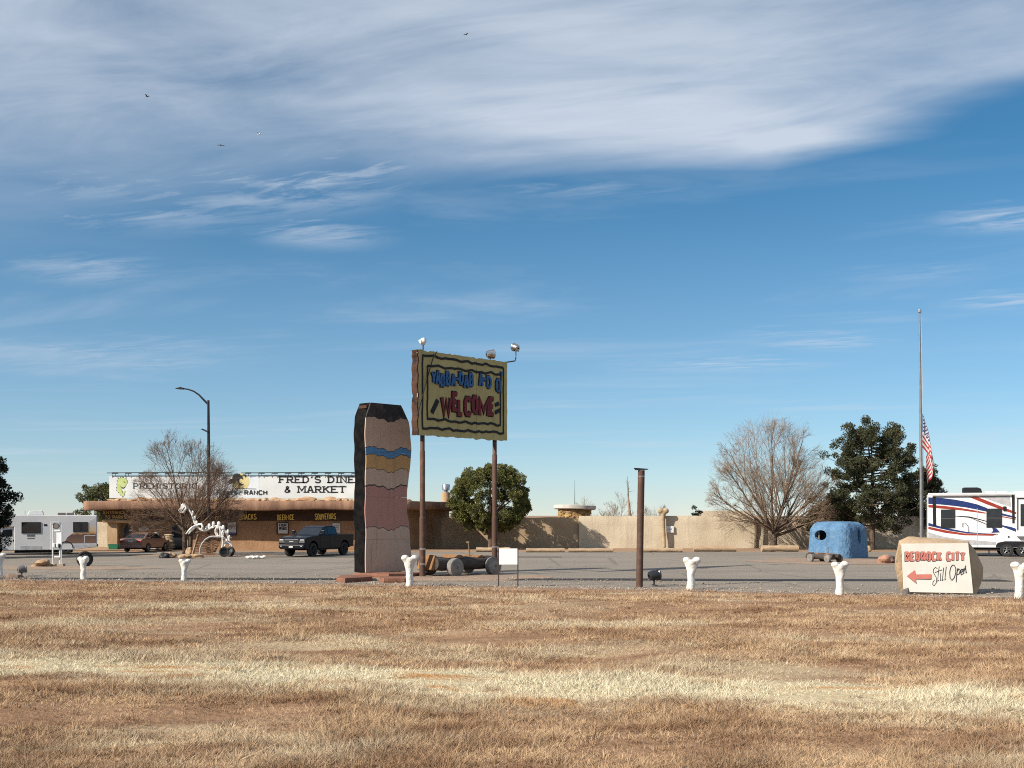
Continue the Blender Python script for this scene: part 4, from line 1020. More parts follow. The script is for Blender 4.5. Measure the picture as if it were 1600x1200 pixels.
# ------------------------------------------------------------------ tall painted board (plain banded stand-in)
dC = 51.0; face0 = Vector((wx(571, dC), dC)); cut = thing('painted_board', 'tall upright painted board with banded tan and dusty pink face and thick black side', 'board', (face0.x, face0.y, .16), sang)
def band_mat():
    m = bpy.data.materials.new('banded_paint'); m.use_nodes = True; t = NT(m.node_tree); p = t.n['Principled BSDF']; p.inputs['Roughness'].default_value = .75
    tc_ = t.new('ShaderNodeTexCoord'); x, y, z = t.sep(tc_.outputs['Object'])
    wob_ = t.math('ADD', z, t.math('MULTIPLY', t.math('SUBTRACT', t.noise(t.comb(x, 0.0, 0.0), 1.1, 2, .5), .5), .9))
    cr_ = t.new('ShaderNodeValToRGB'); cr_.color_ramp.interpolation = 'CONSTANT'; e = cr_.color_ramp.elements
    tan_, pink, blk, gold, blue = (.44, .32, .245), (.37, .185, .15), (.02, .021, .024), (.44, .26, .10), (.06, .20, .40)
    stops = [(0, tan_), (.255, blk), (.259, pink), (.50, blk), (.504, tan_), (.60, blk), (.604, gold), (.68, blk), (.684, blue), (.725, blk), (.729, tan_), (.90, blk)]
    e[0].position, e[0].color = 0, (*stops[0][1], 1); e[1].position, e[1].color = stops[1][0], (*stops[1][1], 1)
    for s_, c_ in stops[2:]: q = e.new(s_); q.color = (*c_, 1)
    t.l.new(t.math('DIVIDE', wob_, 7.6), cr_.inputs[0])
    d_ = t.mix(t.math('MULTIPLY', t.smooth(t.noise(tc_.outputs['Object'], 2.5, 6, .7), .48, .75), .4), cr_.outputs[0], (.24, .18, .14))
    d_ = t.mix(t.math('MULTIPLY', t.smooth(t.noise(t.scale(tc_.outputs['Object'], (5, 5, .35)), 1.0, 6, .7), .5, .72), .4), d_, (.13, .10, .08))
    t.l.new(d_, p.inputs['Base Color']); return m
M_BAND = band_mat()
CW, CH = 2.75, 7.55
def half(z): return 1 + .05*math.sin(z*1.3 + .6) + .03*mnoise.noise(Vector((z*1.2, 1, 0)))
def left(z): return .08*mnoise.noise(Vector((z*.9, 2, 0))) + (.45*max(0, z-6.9) if z > 6.9 else 0)
def right(z): return CW*half(z)*.93 - (.5*max(0, z-6.8) if z > 6.8 else 0)
cutz = [0.0, 1.45, 3.35, 5.35, CH]
for i in range(4):
    a, b = cutz[i] + (.003 if i else 0), cutz[i+1] - (.003 if i < 3 else 0); n = 12
    L = [(left(a + (b-a)*k/n), a + (b-a)*k/n) for k in range(n+1)]; Rr = [(right(a + (b-a)*k/n), a + (b-a)*k/n) for k in range(n+1)]
    MB().prism(Rr + L[::-1], -.02, .03).build('face_panel', M_BAND, cut)
mb = MB(); vs = []; fs = []; n = 40
for k in range(n+1):
    z = CH*k/n; o = -.03*(k % 2)
    vs += [(left(z)-.01, .035, z), (left(z)-.03, .74 + .1*mnoise.noise(Vector((z*1.1, 6, 0))), z), (left(z)+.07, .035, z), (left(z)+.07, .74, z)]
for k in range(n): a = 4*k; fs += [(a, a+4, a+5, a+1), (a+2, a+3, a+7, a+6), (a, a+2, a+6, a+4), (a+1, a+5, a+7, a+3)]
mb.add(vs, fs); mb.build('side_edge', mat('black_side', (.006, .0065, .008), .85, (.014, .013, .013), scale=3, spec=.02), cut)
zs = [CH*k/20 for k in range(21)]
MB().prism([(right(z)-.06, z) for z in zs] + [(left(z)+.1, z) for z in zs[::-1]], .66, .72).build('back_panel', mat('black_side', ()), cut)
MB().box(.12, CW*.8, .08, .62, CH-.25, CH-.12).box(.15, .25, .1, .2, -.05, CH-.4).box(CW*.75, CW*.75+.1, .1, .2, -.05, CH-.4).build('frame', M_EDGE, cut)
# red sandstone slabs below it
M_REDSTONE = mat('red_sandstone', (.26, .12, .075), .95, (.17, .08, .055), scale=2.2, bump=.8, bscale=5, fine=.15, fscale=9)
def slab(name, label, cx_, cy_, rx, ry, h, seed, m, cat='slab', z=0.0, group=None):
    rd = random.Random(seed); n = 7; ring = []
    for j in range(n):
        q = 2*math.pi*(j + rd.uniform(-.38, .38))/n; ring.append((rx*rd.uniform(.78, 1.1)*math.cos(q), ry*rd.uniform(.78, 1.1)*math.sin(q)))
    mb = MB(); vs = [(x, y, -.04) for x, y in ring] + [(x*rd.uniform(.97, 1.04), y*1.01, h*.5) for x, y in ring] + [(x*.985, y*.985, h + rd.uniform(-.05, .05)) for x, y in ring] + [(0, 0, h)]
    fs = [(j, (j+1) % n, n+(j+1) % n, n+j) for j in range(n)] + [(n+j, n+(j+1) % n, 2*n+(j+1) % n, 2*n+j) for j in range(n)] + [(2*n+j, 2*n+(j+1) % n, 3*n) for j in range(n)]
    mb.add(vs, fs); o = mb.build(name, m, loc=(cx_, cy_, z), bevel=.008); return tag(o, label, cat, group)
slab('stone_slab', 'flat red sandstone slab jutting out left of the painted board', wx(548, 47.0), 47.6, .85, 1.7, .20, 1, M_REDSTONE)
slab('stone_slab', 'flat red sandstone slab directly under the painted board', wx(602, 49.5), 50.9, 1.75, 2.1, .17, 2, M_REDSTONE)
slab('stone_slab', 'small red sandstone slab behind the bone post nearest the painted board', wx(613, 45.8), 46.6, .75, .9, .17, 3, M_REDSTONE)

# ------------------------------------------------------------------ log carts with stone rollers
M_DLOG = mat('charred_log', (.045, .04, .038), .9, (.085, .07, .06), scale=2, stretch=(1, 6, 6), bump=.6, bscale=12)
M_CUT = mat('fresh_cut_wood', (.30, .16, .07), .85, (.21, .105, .05), scale=4, stretch=(3, 3, 1), bump=.3)
M_RSTONE = mat('grey_roller_stone', (.27, .255, .235), .9, (.18, .17, .165), scale=2.5, bump=.7, bscale=9)
def log_cart(label, loc, rz, s, wheel_rot=0.0):
    t = thing('log_cart', label, 'cart', loc, rz); S = Matrix.Scale(s, 4)
    for y in (-.42, .42):
        pts = [(-1.75 + 3.4*k/8, y + .02*math.sin(k), .52 + .02*math.cos(k*1.7)) for k in range(9)]
        MB().tube(pts, [.27*(1 + .06*math.sin(k*2.1+y)) for k in range(9)], 12, M=S).build('log', M_DLOG, t, smooth='auto')
    for x in (-.95, 1.25): MB().tube([(x, -.95, .38), (x, .95, .38)], .07, 8, M=S).build('axle', M_OLDPOST, t)
    for x in (-.95, 1.25):
        for y in (-.82, .82):
            M = S @ Matrix.Translation((x, y, .38)) @ Matrix.Rotation(R(90), 4, 'X')
            w_ = MB().lathe([(.0, -.15), (.30, -.15), (.38, -.12), (.39, .0), (.37, .12), (.29, .15), (.05, .15), (.05, .10), (0, .10)], 20, M=M, cap=False).build('stone_wheel', M_RSTONE, t, smooth='auto')
            MB().tube([(x, y-.17 if y < 0 else y+.13, .38), (x, y-.13 if y < 0 else y+.17, .38)], .055, 8, M=S).build('hub', M_OLDPOST, w_)
    for x, l, h_ in ((-.45, .26, .22), (.75, .34, .14)):     # cut wedge seats
        MB().prism([(x-l, .66), (x+l, .66), (x+l*.7, .76+h_*.4), (x+l*.1, .78+h_*.5), (x-l*.9, .72)], -.55, .55, M=S).build('seat_block', M_CUT, t, bevel=.02)
    MB().tube([(.62, 0, .75), (.60, 0, 1.05), (.55, 0, 1.38)], .03, 6, M=S).tube([(.55, -.08, 1.38), (.55, .10, 1.38)], .04, 6, M=S).build('steering_stick', M_OLDPOST, t)
    MB().prism([(-1.98, .30), (-1.76, .26), (-1.64, .86), (-1.74, .92)], -.46, .46, M=S).build('cut_end', M_CUT, t, bevel=.03)
    return t
log_cart('long charred log cart with grey stone wheels below the welcome sign', (wx(717, 52.0), 52.0, 0), R(45), 1.06)
log_cart('small brown log cart standing in front of the blue hut', (wx(1287, 65.5), 65.5, .05), R(-58), .58)

# ------------------------------------------------------------------ small roadside pieces
d = 43.2; k = d/F; t = thing('blank_sign', 'blank white sign board on two thin dark legs below the billboard', 'sign', (wx(794, d), d, 0))
MB().box(-.345, .345, -.012, .012, wz(882, d), wz(857, d)).build('board', mat('bright_white', (.80, .81, .82), .5, (.76, .77, .78)), t)
for x in (-.362, .362): MB().tube([(x, .0, -.1), (x, 0, wz(856.5, d))], .022, 6).build('leg', mat('rust_leg', (.06, .04, .035), .8), t)
d = 43.1; t = thing('rusty_post', 'thick leaning rusty steel post with a flat cap plate, nothing mounted on it', 'post', (wx(999, d), d, 0))
H_ = 4.38
MB().tube([(0, 0, -.1), (.035, 0, H_*.5), (.075, 0, H_)], .128, 18).build('shaft', M_RUST, t, smooth='auto')
MB().add([(-.14, -.13, H_+.01), (.3, -.13, H_+.02), (.3, .15, H_+.02), (-.14, .15, H_+.01), (-.20, -.13, H_+.09), (.34, -.13, H_+.05), (.34, .15, H_+.05), (-.2, .15, H_+.09)], [(0, 3, 2, 1), (4, 5, 6, 7), (0, 1, 5, 4), (1, 2, 6, 5), (2, 3, 7, 6), (3, 0, 4, 7)]).build('cap_plate', M_DARKMETAL, t)
MB().tube([(.07, 0, H_-.24), (.07, 0, H_-.21)], .134, 18).build('clamp', mat('galvanised', ()), t)
def ground_flood(label, px_, py_, rz, s, m, base=None):
    d = gd(py_); t = thing('ground_floodlight', label, 'floodlight', (wx(px_, d), d, 0), rz)
    MB().tube([(0, 0, 0), (0, 0, .22*s)], .03, 6).tube([(-.16, 0, .01), (.16, 0, .01)], .04, 6).build('stem', M_DARKMETAL, t)
    h_ = MB().lathe([(.06, -.24), (.17, -.21), (.215, -.1), (.22, .14), (.25, .17), (.25, .21), (.21, .22), (0, .20)], 16, M=Matrix.Translation((0, 0, .42*s)) @ Matrix.Scale(s, 4) @ Matrix.Rotation(R(82), 4, 'X'), cap=False).build('housing', m, t, smooth='auto')
    MB().lathe([(.20, 0), (.12, .02), (0, .03)], 14, M=Matrix.Translation((0, 0, .42*s)) @ Matrix.Scale(s, 4) @ Matrix.Rotation(R(82), 4, 'X') @ Matrix.Translation((0, 0, .225)), cap=False).build('lens', M_GLASS, h_, smooth='auto')
    return t
ground_flood('black floodlight on the ground just right of the rusty post', 1022, 915, R(112), .95, mat('glossy_black', (.018, .02, .024), .25, spec=.6))
ground_flood('small floodlight beside a concrete block near the left edge', 34, 901, R(130), .8, mat('grey_lamp', (.16, .15, .15), .5))
slab('concrete_block', 'low brown concrete block beside the left floodlight', wx(21, 49.5), 49.6, .38, .35, .17, 9, mat('brown_concrete', (.30, .21, .16), .95, bump=.4), 'block')

# white utility frame
d = 60.7; t = thing('utility_frame', 'white steel frame with meter boxes standing on concrete footings near the motorhome', 'frame', (wx(89, d), d, 0)); k = d/F
M_WMETAL = mat('white_metal', (.70, .71, .72), .5, (.60, .62, .63), scale=3)
fx = lambda x: (60 + x/11.43 - 89)*k
fz = lambda y: wz(810 + y/11.43, d)
for x in (255, 412): MB().tube([(fx(x), 0, 0), (fx(x), 0, fz(125))], .035, 8).build('post', M_WMETAL, t)
MB().tube([(fx(368), .1, 0), (fx(368), .1, fz(540))], .035, 8).build('post', M_WMETAL, t)
for y in (215, 683): MB().box(fx(285), fx(412)-.04, -.05, .05, fz(y)-.04, fz(y)+.04).build('crossbar', M_WMETAL, t)
MB().box(fx(320), fx(400), .0, .06, fz(450), fz(235)).build('panel', M_WMETAL, t)
for x in (272, 332): MB().box(fx(x), fx(x+40), -.16, .04, fz(512), fz(445), b=.02).build('meter_box', M_WMETAL, t)
for x in (340, 270): MB().box(fx(x+40), fx(x+58), -.1, .0, fz(520), fz(460), b=.01).build('meter', M_DARKMETAL, t)
MB().lathe([(.0, -.08), (.13, -.08), (.15, 0), (.13, .08), (0, .08)], 14, M=Matrix.Translation((fx(320), .05, fz(135))) @ Matrix.Rotation(R(90), 4, 'X'), cap=False).build('gauge_head', mat('grey_lamp', ()), t)
for x in (245, 395): MB().box(fx(x)-.14, fx(x)+.2, -.16, .16, -.02, .15, b=.02).build('footing', mat('pale_concrete', (.46, .40, .33), .95, bump=.3), t)
def boulder(label, px_, py_, r, seed, m, group=None, amp=.35, rz=0):
    d = gd(py_); o = MB().ball((0, 0, r[2]*.62), r, sub=3, amp=amp, seed=seed).build('boulder', m, loc=(wx(px_, d), d, 0), smooth=False)
    roughen(o, .06*max(r), 2.2/max(r), seed, .02*max(r), 7/max(r)); o.rotation_euler = (0, 0, rz)
    return tag(o, label, 'rock', group)
M_TANROCK = mat('tan_rock', (.44, .31, .19), .95, (.32, .21, .13), scale=3, bump=.7, bscale=9)
boulder('rough tan boulder lying left of the white utility frame', 67, 886, (.50, .34, .22), 3, M_TANROCK, amp=1.0)
# old tyre
d = 60.2; t = thing('old_tyre', 'old black tyre stood upright behind a bone post near the motorhome', 'tyre', (wx(132.5, d), d, 0), R(35))
prof = [(.25, -.09), (.36, -.12), (.41, -.09), (.42, 0), (.41, .09), (.36, .12), (.25, .09), (.25, -.09)]
MB().lathe(prof, 24, M=Matrix.Translation((0, 0, .41)) @ Matrix.Rotation(R(90), 4, 'X'), cap=False).build('rubber', mat('rubber', (.022, .022, .022), .8, (.035, .034, .032)), t, smooth='auto')
MB().lathe([(.25, -.05), (.26, .0), (.25, .05)], 24, M=Matrix.Translation((0, 0, .41)) @ Matrix.Rotation(R(90), 4, 'X'), cap=False).build('rim', mat('tan_rim', (.42, .32, .2), .8), t)

# ------------------------------------------------------------------ lamp post
d = 80.5; k = d/F; t = thing('street_lamp', 'tall dark street lamp with a curved arm rising through the bare tree', 'street lamp', (wx(326, d), d, 0)); lz = lambda y: wz(y, d)
lxx = lambda x: (x-326)*k
MB().tube([(0, 0, 0), (0, 0, .3), (0, 0, .31), (0, 0, lz(700)), (-.02, 0, lz(625.5))], [.17, .17, .13, .11, .085], 12).build('pole', M_DARKMETAL, t, smooth='auto')
arc = [(325, 631.5), (319, 625.5), (311, 617), (303, 611.5), (294, 608.3), (286, 607.2)]
MB().tube([(lxx(x), 0, lz(y)) for x, y in arc], [.075, .07, .06, .055, .05, .045], 8).build('arm', M_DARKMETAL, t, smooth='auto')
MB().prism([(lxx(287), lz(608.4)), (lxx(288), lz(606.2)), (lxx(282.5), lz(605.0)), (lxx(276), lz(606.4)), (lxx(274), lz(607.3)), (lxx(280), lz(608.3))], -.16, .16).box(lxx(282), lxx(281), -.05, .05, lz(605), lz(604)).build('lamp_head', M_DARKMETAL, t, bevel=.02)
MB().prism([(lxx(326), lz(676.5)), (lxx(316), lz(671.6)), (lxx(314.5), lz(671.2)), (lxx(317), lz(670)), (lxx(326), lz(674.2))], -.2, .2).build('small_lamp', M_DARKMETAL, t)

# ------------------------------------------------------------------ white dinosaur skeleton and its ramp
d = 75.6; k = d/F; dz_ = thing('dinosaur_skeleton', 'white plaster long-necked dinosaur skeleton standing beside the bare tree', 'sculpture', (wx(320, d), d, 0))
def dp(x, y, yy=0.0): return ((265 + x/12 - 320)*k, yy, wz(780 + y/12, d))
M_DINO = mat('skeleton_white', (.76, .75, .72), .7, (.62, .60, .56), scale=4, bump=.3)
spine = [(330,150),(372,205),(412,268),(440,350),(470,440),(505,505),(560,555),(630,588),(700,585),(760,545),(830,508),(905,500),(960,525),(1030,590),(1085,680),(1120,780),(1180,905),(1240,1000),(1290,1075)]
MB().tube([dp(x, y) for x, y in spine], [.055,.055,.06,.065,.068,.07,.068,.065,.065,.065,.068,.072,.072,.068,.065,.06,.045,.03,.018], 8).build('spine', M_DINO, dz_, smooth='auto')
hb = MB().prism([dp(x, y)[::2] for x, y in ((172,205),(215,160),(225,100),(262,72),(300,95),(322,130),(330,175),(300,215),(262,262),(215,262),(185,240))], -.15, .15)
ho = hb.build('skull', M_DINO, dz_, bevel=.03)
for x, y in ((205, 215),): MB().lathe([(.03, -.165), (.02, -.175), (0, -.178)], 10, M=Matrix.Translation((dp(x, y)[0], 0, dp(x, y)[2])) @ Matrix.Rotation(R(90), 4, 'X') @ Matrix.Scale(-1, 4, (0, 0, 1)), cap=False).build('eye_hole', M_BLACK, ho)
MB().stroke([dp(x, y)[::2] for x, y in ((235, 225), (265, 195), (290, 150))], .035, -.165, -.15).build('jaw_line', M_BLACK, ho)
for i, (x, y, s_) in enumerate(((435,245,.8),(478,340,.8),(505,435,1),(690,540,1),(742,500,1.2),(822,465,1.3),(922,465,1.4),(1005,530,1.2),(1092,605,1),(1120,700,.8))):
    c = Vector(dp(x, y)); MB().ball(c, (.085*s_, .05, .14*s_), sub=2).tube([c, c - Vector((.02, 0, .2*s_))], [.07*s_, .06*s_], 7).build('back_plate', M_DINO, dz_, smooth='auto')
for yy in (-.28, .28):
    MB().tube([dp(495, 500, yy*.3), dp(440, 530, yy), dp(390, 580, yy), dp(330, 655, yy*1.2)], [.08, .075, .07, .04], 7).build('forelimb', M_DINO, dz_, smooth='auto')
MB().tube([dp(500, 495), dp(560, 468, -.1), dp(620, 470, -.2), dp(640, 515, -.25), dp(610, 560, -.1)], .07, 7).build('shoulder_loop', M_DINO, dz_, smooth='auto')
for pts in (((905,510),(872,570),(870,620),(890,665)), ((950,520),(965,600),(962,700)), ((1020,585),(992,640),(985,690))):
    for yy in (-.2, .2): MB().tube([dp(*p_, yy) for p_ in pts], .045, 6).build('rib', M_DINO, dz_, smooth='auto')
MB().tube([dp(870, 665), dp(930, 700), dp(1000, 710), dp(1080, 760)], .07, 7).build('pelvis', M_DINO, dz_, smooth='auto')
MB().tube([dp(*p_, -.4) for p_ in ((590,1075),(600,930),(640,830),(700,755),(780,705),(860,695),(950,705))], .055, 8).build('leg', mat('grey_pipe', (.42, .42, .42), .6, (.34, .34, .34)), dz_, smooth='auto')
MB().tube([dp(*p_, .4) for p_ in ((960,720),(968,820),(955,930),(972,1070))], .055, 8).build('leg', M_DINO, dz_, smooth='auto')
for i in range(16):
    rd = random.Random(i); x, y = 1020 + rd.uniform(0, 130), 720 + rd.uniform(0, 150)
    MB().ball(dp(x, y, rd.uniform(-.15, .15)), rd.uniform(.05, .09), sub=1).build('tail_bone', M_DINO, dz_)
ramp = thing('plank_ramp', 'leaning brown plank panel under the white dinosaur skeleton', 'ramp', (wx(320, 76.2), 76.2, 0))
M_PLANK = mat('brown_plank', (.19, .105, .062), .9, (.13, .07, .042), scale=2, stretch=(1, 5, 5), bump=.3)
for i in range(8):
    a, b = i/8 + .012, (i+1)/8 - .012
    L = lambda f: (dp(425 + 95*f, 0)[0]); Rg = lambda f: (dp(840 + 140*f, 0)[0]); zz_ = lambda f: .06 + f*1.36
    y0 = lambda f: f*.35
    vs = [(L(a), y0(a), zz_(a)), (Rg(a), y0(a), zz_(a)), (Rg(b), y0(b), zz_(b)), (L(b), y0(b), zz_(b))]
    vs += [(x, y+.07, z) for x, y, z in vs]
    MB().add(vs, [(0,1,2,3),(4,7,6,5),(0,4,5,1),(1,5,6,2),(2,6,7,3),(3,7,4,0)]).build('plank', M_PLANK, ramp)
MB().tube([(dp(425, 0)[0]-.04, -.02, .0), (dp(520, 0)[0]-.04, .33, 1.45)], .05, 6).build('rail', M_LOG, ramp)
MB().tube([(dp(700, 0)[0], 1.3, 0), (dp(800, 0)[0], .45, 1.35)], .06, 6).build('prop', M_OLDPOST, ramp)
for i, (px_, py_, lab, rzz) in enumerate(((350, 870, 'dark tyre leaning under the tail of the white skeleton, left one', 20), (360, 869.5, 'dark tyre leaning under the tail of the white skeleton, right one', -30))):
    dd = gd(py_); t = thing('old_tyre', lab, 'tyre', (wx(px_, dd), dd, 0), R(rzz))
    M = Matrix.Translation((0, 0, .32)) @ Matrix.Rotation(R(78), 4, 'X') @ Matrix.Scale(.78, 4)
    MB().lathe(prof, 20, M=M, cap=False).build('rubber', mat('rubber', ()), t, smooth='auto')
    MB().lathe([(.25, 0), (.1, .02), (0, .03)], 20, M=M, cap=False).build('rim', M_DARKMETAL, t)
for i, (px_, py_, r, lab) in enumerate(((297, 868, (.28, .25, .35), 'pale tan rock at the foot of the plank ramp'), (288, 872.5, (.42, .25, .16), 'low tan rock in front of the bare tree trunk'), (306, 872, (.5, .28, .17), 'flat tan rock in front of the plank ramp'),
        (264, 871.5, (.26, .2, .2), 'brown rock left of the bare tree trunk'), (271, 871, (.22, .2, .17), 'small brown rock beside the bare tree trunk'))):
    boulder(lab, px_, py_, r, 20+i, M_TANROCK, 'rocks around the bare tree')
boulder('black sooty rock left of the bare tree', 257, 872, (.34, .25, .22), 31, M_BLACK, 'rocks around the bare tree')
dd = gd(873); t = thing('fallen_bones', 'row of white bone pieces lying on the asphalt left of the pickup', 'bones', (wx(400, dd), dd, 0))
for i in range(6): MB().ball((0, 0, .09), (.17, .1, .09), sub=2, amp=.4, seed=i).build('bone', M_DINO, t, loc=(-.48 + i*.19, .05*math.sin(i*2), .02*(i % 2)))
boulder('pinkish sandstone boulder right of the blue hut', 1383, 881, (.42, .34, .30), 41, mat('pink_sandstone', (.46, .25, .17), .95, (.36, .19, .13), scale=3, bump=.6, bscale=9), amp=.5)
boulder('small dark boulder behind the pinkish boulder', 1394, 880.5, (.26, .24, .26), 43, mat('dark_rock', (.10, .07, .06), .95, bump=.6), amp=.5)
boulder('small pale stone at the foot of the wall right of the blue hut', 1357, 862, (.22, .2, .28), 45, M_TANROCK)
boulder('small white stone lying in the dry grass of the verge', 90, 980.5, (.13, .1, .09), 46, M_BONE)

# stacked stones, freezer, bin at the entrance
dd = 88.2; t = thing('stacked_stones', 'pile of flat pale stones stacked behind the parked sedan', 'stones', (wx(265, dd), dd, 0))
for i in range(8):
    rd = random.Random(60+i); MB().ball((rd.uniform(-.08, .08), 0, .09 + i*.155), (rd.uniform(.28, .42), .3, .088), sub=2, amp=.35, seed=i*2.3).build('stone', mat('pale_stone', (.52, .41, .27), .95, (.40, .31, .2), scale=3, bump=.4), t)
dd = 89.2; t = thing('ice_freezer', 'white ice freezer chest against the diner wall behind the sedan', 'freezer', (wx(237, dd), dd, 0))
MB().box(-.5, .5, -.3, .3, .08, 1.02, b=.03).build('body', M_WHITE, t); MB().box(-.5, .5, -.32, .3, 1.03, 1.38, b=.04).build('lid', M_WHITE, t); MB().box(-.45, .45, -.25, .25, 0, .08).build('base', M_DARKMETAL, t)
dd = 89.0; t = thing('green_bin', 'low dark green bin beside the entrance pier', 'bin', (wx(178.5, dd), dd, 0))
MB().add([(-.34, -.25, 0), (.34, -.25, 0), (.34, .25, 0), (-.34, .25, 0), (-.38, -.28, .42), (.38, -.28, .42), (.38, .28, .42), (-.38, .28, .42)], [(0, 3, 2, 1), (4, 5, 6, 7), (0, 1, 5, 4), (1, 2, 6, 5), (2, 3, 7, 6), (3, 0, 4, 7)]).build('body', mat('green_plastic', (.02, .16, .09), .6), t, bevel=.02)
MB().box(-.41, .41, -.31, .31, .425, .47, b=.015).build('lid', mat('green_plastic', ()), t)

# ------------------------------------------------------------------ blue stucco hut
d = 71.2; hx, hd_ = wx(1313, d), d+.5
hutb = thing('blue_hut', 'small rounded bright blue stucco hut with an oval window on a dirt island', 'hut', (hx, hd_, .05), R(-45))
M_BLUEST = mat('blue_stucco', (.09, .205, .37), .95, (.17, .29, .43), scale=5, lo=.35, hi=.75, bump=1.2, bscale=11, streak=.45, fine=.12, fscale=14)
def round_box(sx, sy, sz, b, seg=5):
    bm = bmesh.new(); bmesh.ops.create_cube(bm, size=1)
    for v in bm.verts: v.co = Vector((v.co.x*sx*(1 if v.co.z < 0 else .90), v.co.y*sy*(1 if v.co.z < 0 else .92), (v.co.z+.5)*sz))
    ed = [e for e in bm.edges if max(v.co.z for v in e.verts) > .01]
    bmesh.ops.bevel(bm, geom=ed, offset=b, segments=seg, affect='EDGES', profile=.5); return bm
body = MB().bm(round_box(2.95, 3.1, 2.25, .62, 7)).build('shell', M_BLUEST, hutb)
m_ = body.modifiers.new('s', 'SUBSURF'); m_.subdivision_type = 'SIMPLE'; m_.levels = 3; m_.render_levels = 3; baked(body)
inner_ = MB().bm(round_box(2.4, 2.55, 1.95, .5)).build('cutter', M_BLUEST)
win = MB().lathe([(.37, -2.2), (.37, -1.0)], 28, M=Matrix.Translation((-.36, 0, 1.42)) @ Matrix.Scale(1.12, 4, (1, 0, 0)) @ Matrix.Scale(.86, 4, (0, 0, 1)) @ Matrix.Rotation(R(90), 4, 'X') @ Matrix.Scale(-1, 4, (0, 0, 1))).build('cutter', M_BLUEST)
win2 = MB().lathe([(.37, 1.0), (.37, 2.2)], 28, M=Matrix.Translation((0, .1, 1.35)) @ Matrix.Scale(.55, 4, (0, 1, 0)) @ Matrix.Scale(1.25, 4, (0, 0, 1)) @ Matrix.Rotation(R(90), 4, 'Y')).build('cutter', M_BLUEST)
for c in (inner_, win, win2):
    c.location = hutb.location; c.rotation_euler = hutb.rotation_euler
    bmx = bmesh.new(); bmx.from_mesh(c.data); bmesh.ops.recalc_face_normals(bmx, faces=bmx.faces); bmx.to_mesh(c.data); bmx.free()
    b_ = body.modifiers.new('b', 'BOOLEAN'); b_.operation = 'DIFFERENCE'; b_.solver = 'EXACT'; b_.object = c
bpy.context.view_layer.update(); baked(body)
for c in (inner_, win, win2): bpy.data.objects.remove(c)
roughen(body, .03, 3, 1.0, .02, 9)
MB().box(-1.0, 1.0, -.9, .9, .01, .05).build('floor', M_DARKMETAL, hutb)
MB().box(-.66, -.61, -1.2, -1.15, .05, 1.9).build('inner_post', M_LOG, hutb)

# ------------------------------------------------------------------ flag pole and flag
d = 68.0; k = d/F; pole = thing('flagpole', 'tall grey steel flagpole rising behind the boulder sign', 'flagpole', (wx(1438, d), d, 0))
zt = wz(487, d)
MB().tube([(.06, 0, 0), (.05, 0, zt*.35), (0, 0, zt*.7), (-.05, 0, zt)], [.095, .09, .07, .045], 12).build('pole', mat('grey_steel', (.28, .28, .29), .45, (.22, .22, .23), metal=.5), pole, smooth='auto')
MB().ball((-.05, 0, zt+.08), .085, sub=2).tube([(-.05, 0, zt-.05), (-.05, 0, zt+.06)], .11, 10).build('finial', mat('galvanised', ()), pole, smooth='auto')
MB().tube([(.16, -.02, .9), (.16, -.02, zt*.6), (.03, -.02, zt-.05)], .012, 4).build('halyard', mat('pale_rope', (.5, .5, .48), .8), pole)
def flag_mat():
    m = bpy.data.materials.new('flag_cloth'); m.use_nodes = True; t = NT(m.node_tree); p = t.n['Principled BSDF']; p.inputs['Roughness'].default_value = .85
    uv = t.new('ShaderNodeUVMap'); u, v, _ = t.sep(uv.outputs[0])
    st = t.math('MODULO', t.math('FLOOR', t.math('MULTIPLY', t.math('SUBTRACT', 1.0, v), 13.0)), 2.0)
    c = t.mix(st, (.30, .025, .035), (.48, .46, .44))
    can = t.math('MULTIPLY', t.math('LESS_THAN', u, .4), t.math('GREATER_THAN', v, 6/13))
    su_ = t.math('SUBTRACT', t.math('FRACT', t.math('MULTIPLY', u, 15.0)), .5); sv_ = t.math('SUBTRACT', t.math('FRACT', t.math('MULTIPLY', v, 9.3)), .5)
    r_ = t.math('SQRT', t.math('ADD', t.math('MULTIPLY', su_, su_), t.math('MULTIPLY', sv_, sv_)))
    cc = t.mix(t.math('LESS_THAN', r_, .27), (.02, .028, .10), (.70, .68, .66))
    t.l.new(t.mix(can, c, cc), p.inputs['Base Color']); return m
flag = thing('flag', 'limp red, white and blue striped flag hanging at half mast', 'flag', (wx(1439.5, d), d-.05, 0))
nu, nv = 44, 26; Hh = 2.1; ztop_ = wz(646, d); V = []; UV = []
for j in range(nv+1):
    for i in range(nu+1):
        u, v = i/nu, j/nv                                # v down the hoist
        fold = math.sin(u*15 + v*1.2)*.10*min(1, u*4)*(.5+.6*v); 
        reach = .66*math.sin(math.pi*.84*u**.8)*(.45 + .55*min(1, v*1.1 + u*.5))
        xx = .05 + reach*.95 + .05*math.sin(u*22 + v*3)*u
        yy = fold
        zz2 = ztop_ - v*Hh*(.96) - (u**.9)*2.55*(1 - .10*v) + .06*math.sin(u*15+1)*u
        V.append((xx, yy, zz2)); UV.append((u, 1-v))
me = bpy.data.meshes.new('cloth'); fs = [(j*(nu+1)+i, (j+1)*(nu+1)+i, (j+1)*(nu+1)+i+1, j*(nu+1)+i+1) for j in range(nv) for i in range(nu)]
me.from_pydata(V, [], fs); ul = me.uv_layers.new(name='UVMap')
for lp in me.loops: ul.data[lp.index].uv = UV[lp.vertex_index]
me.materials.append(flag_mat()); me.polygons.foreach_set('use_smooth', [True]*len(me.polygons)); me.update(); link('cloth', me, flag)

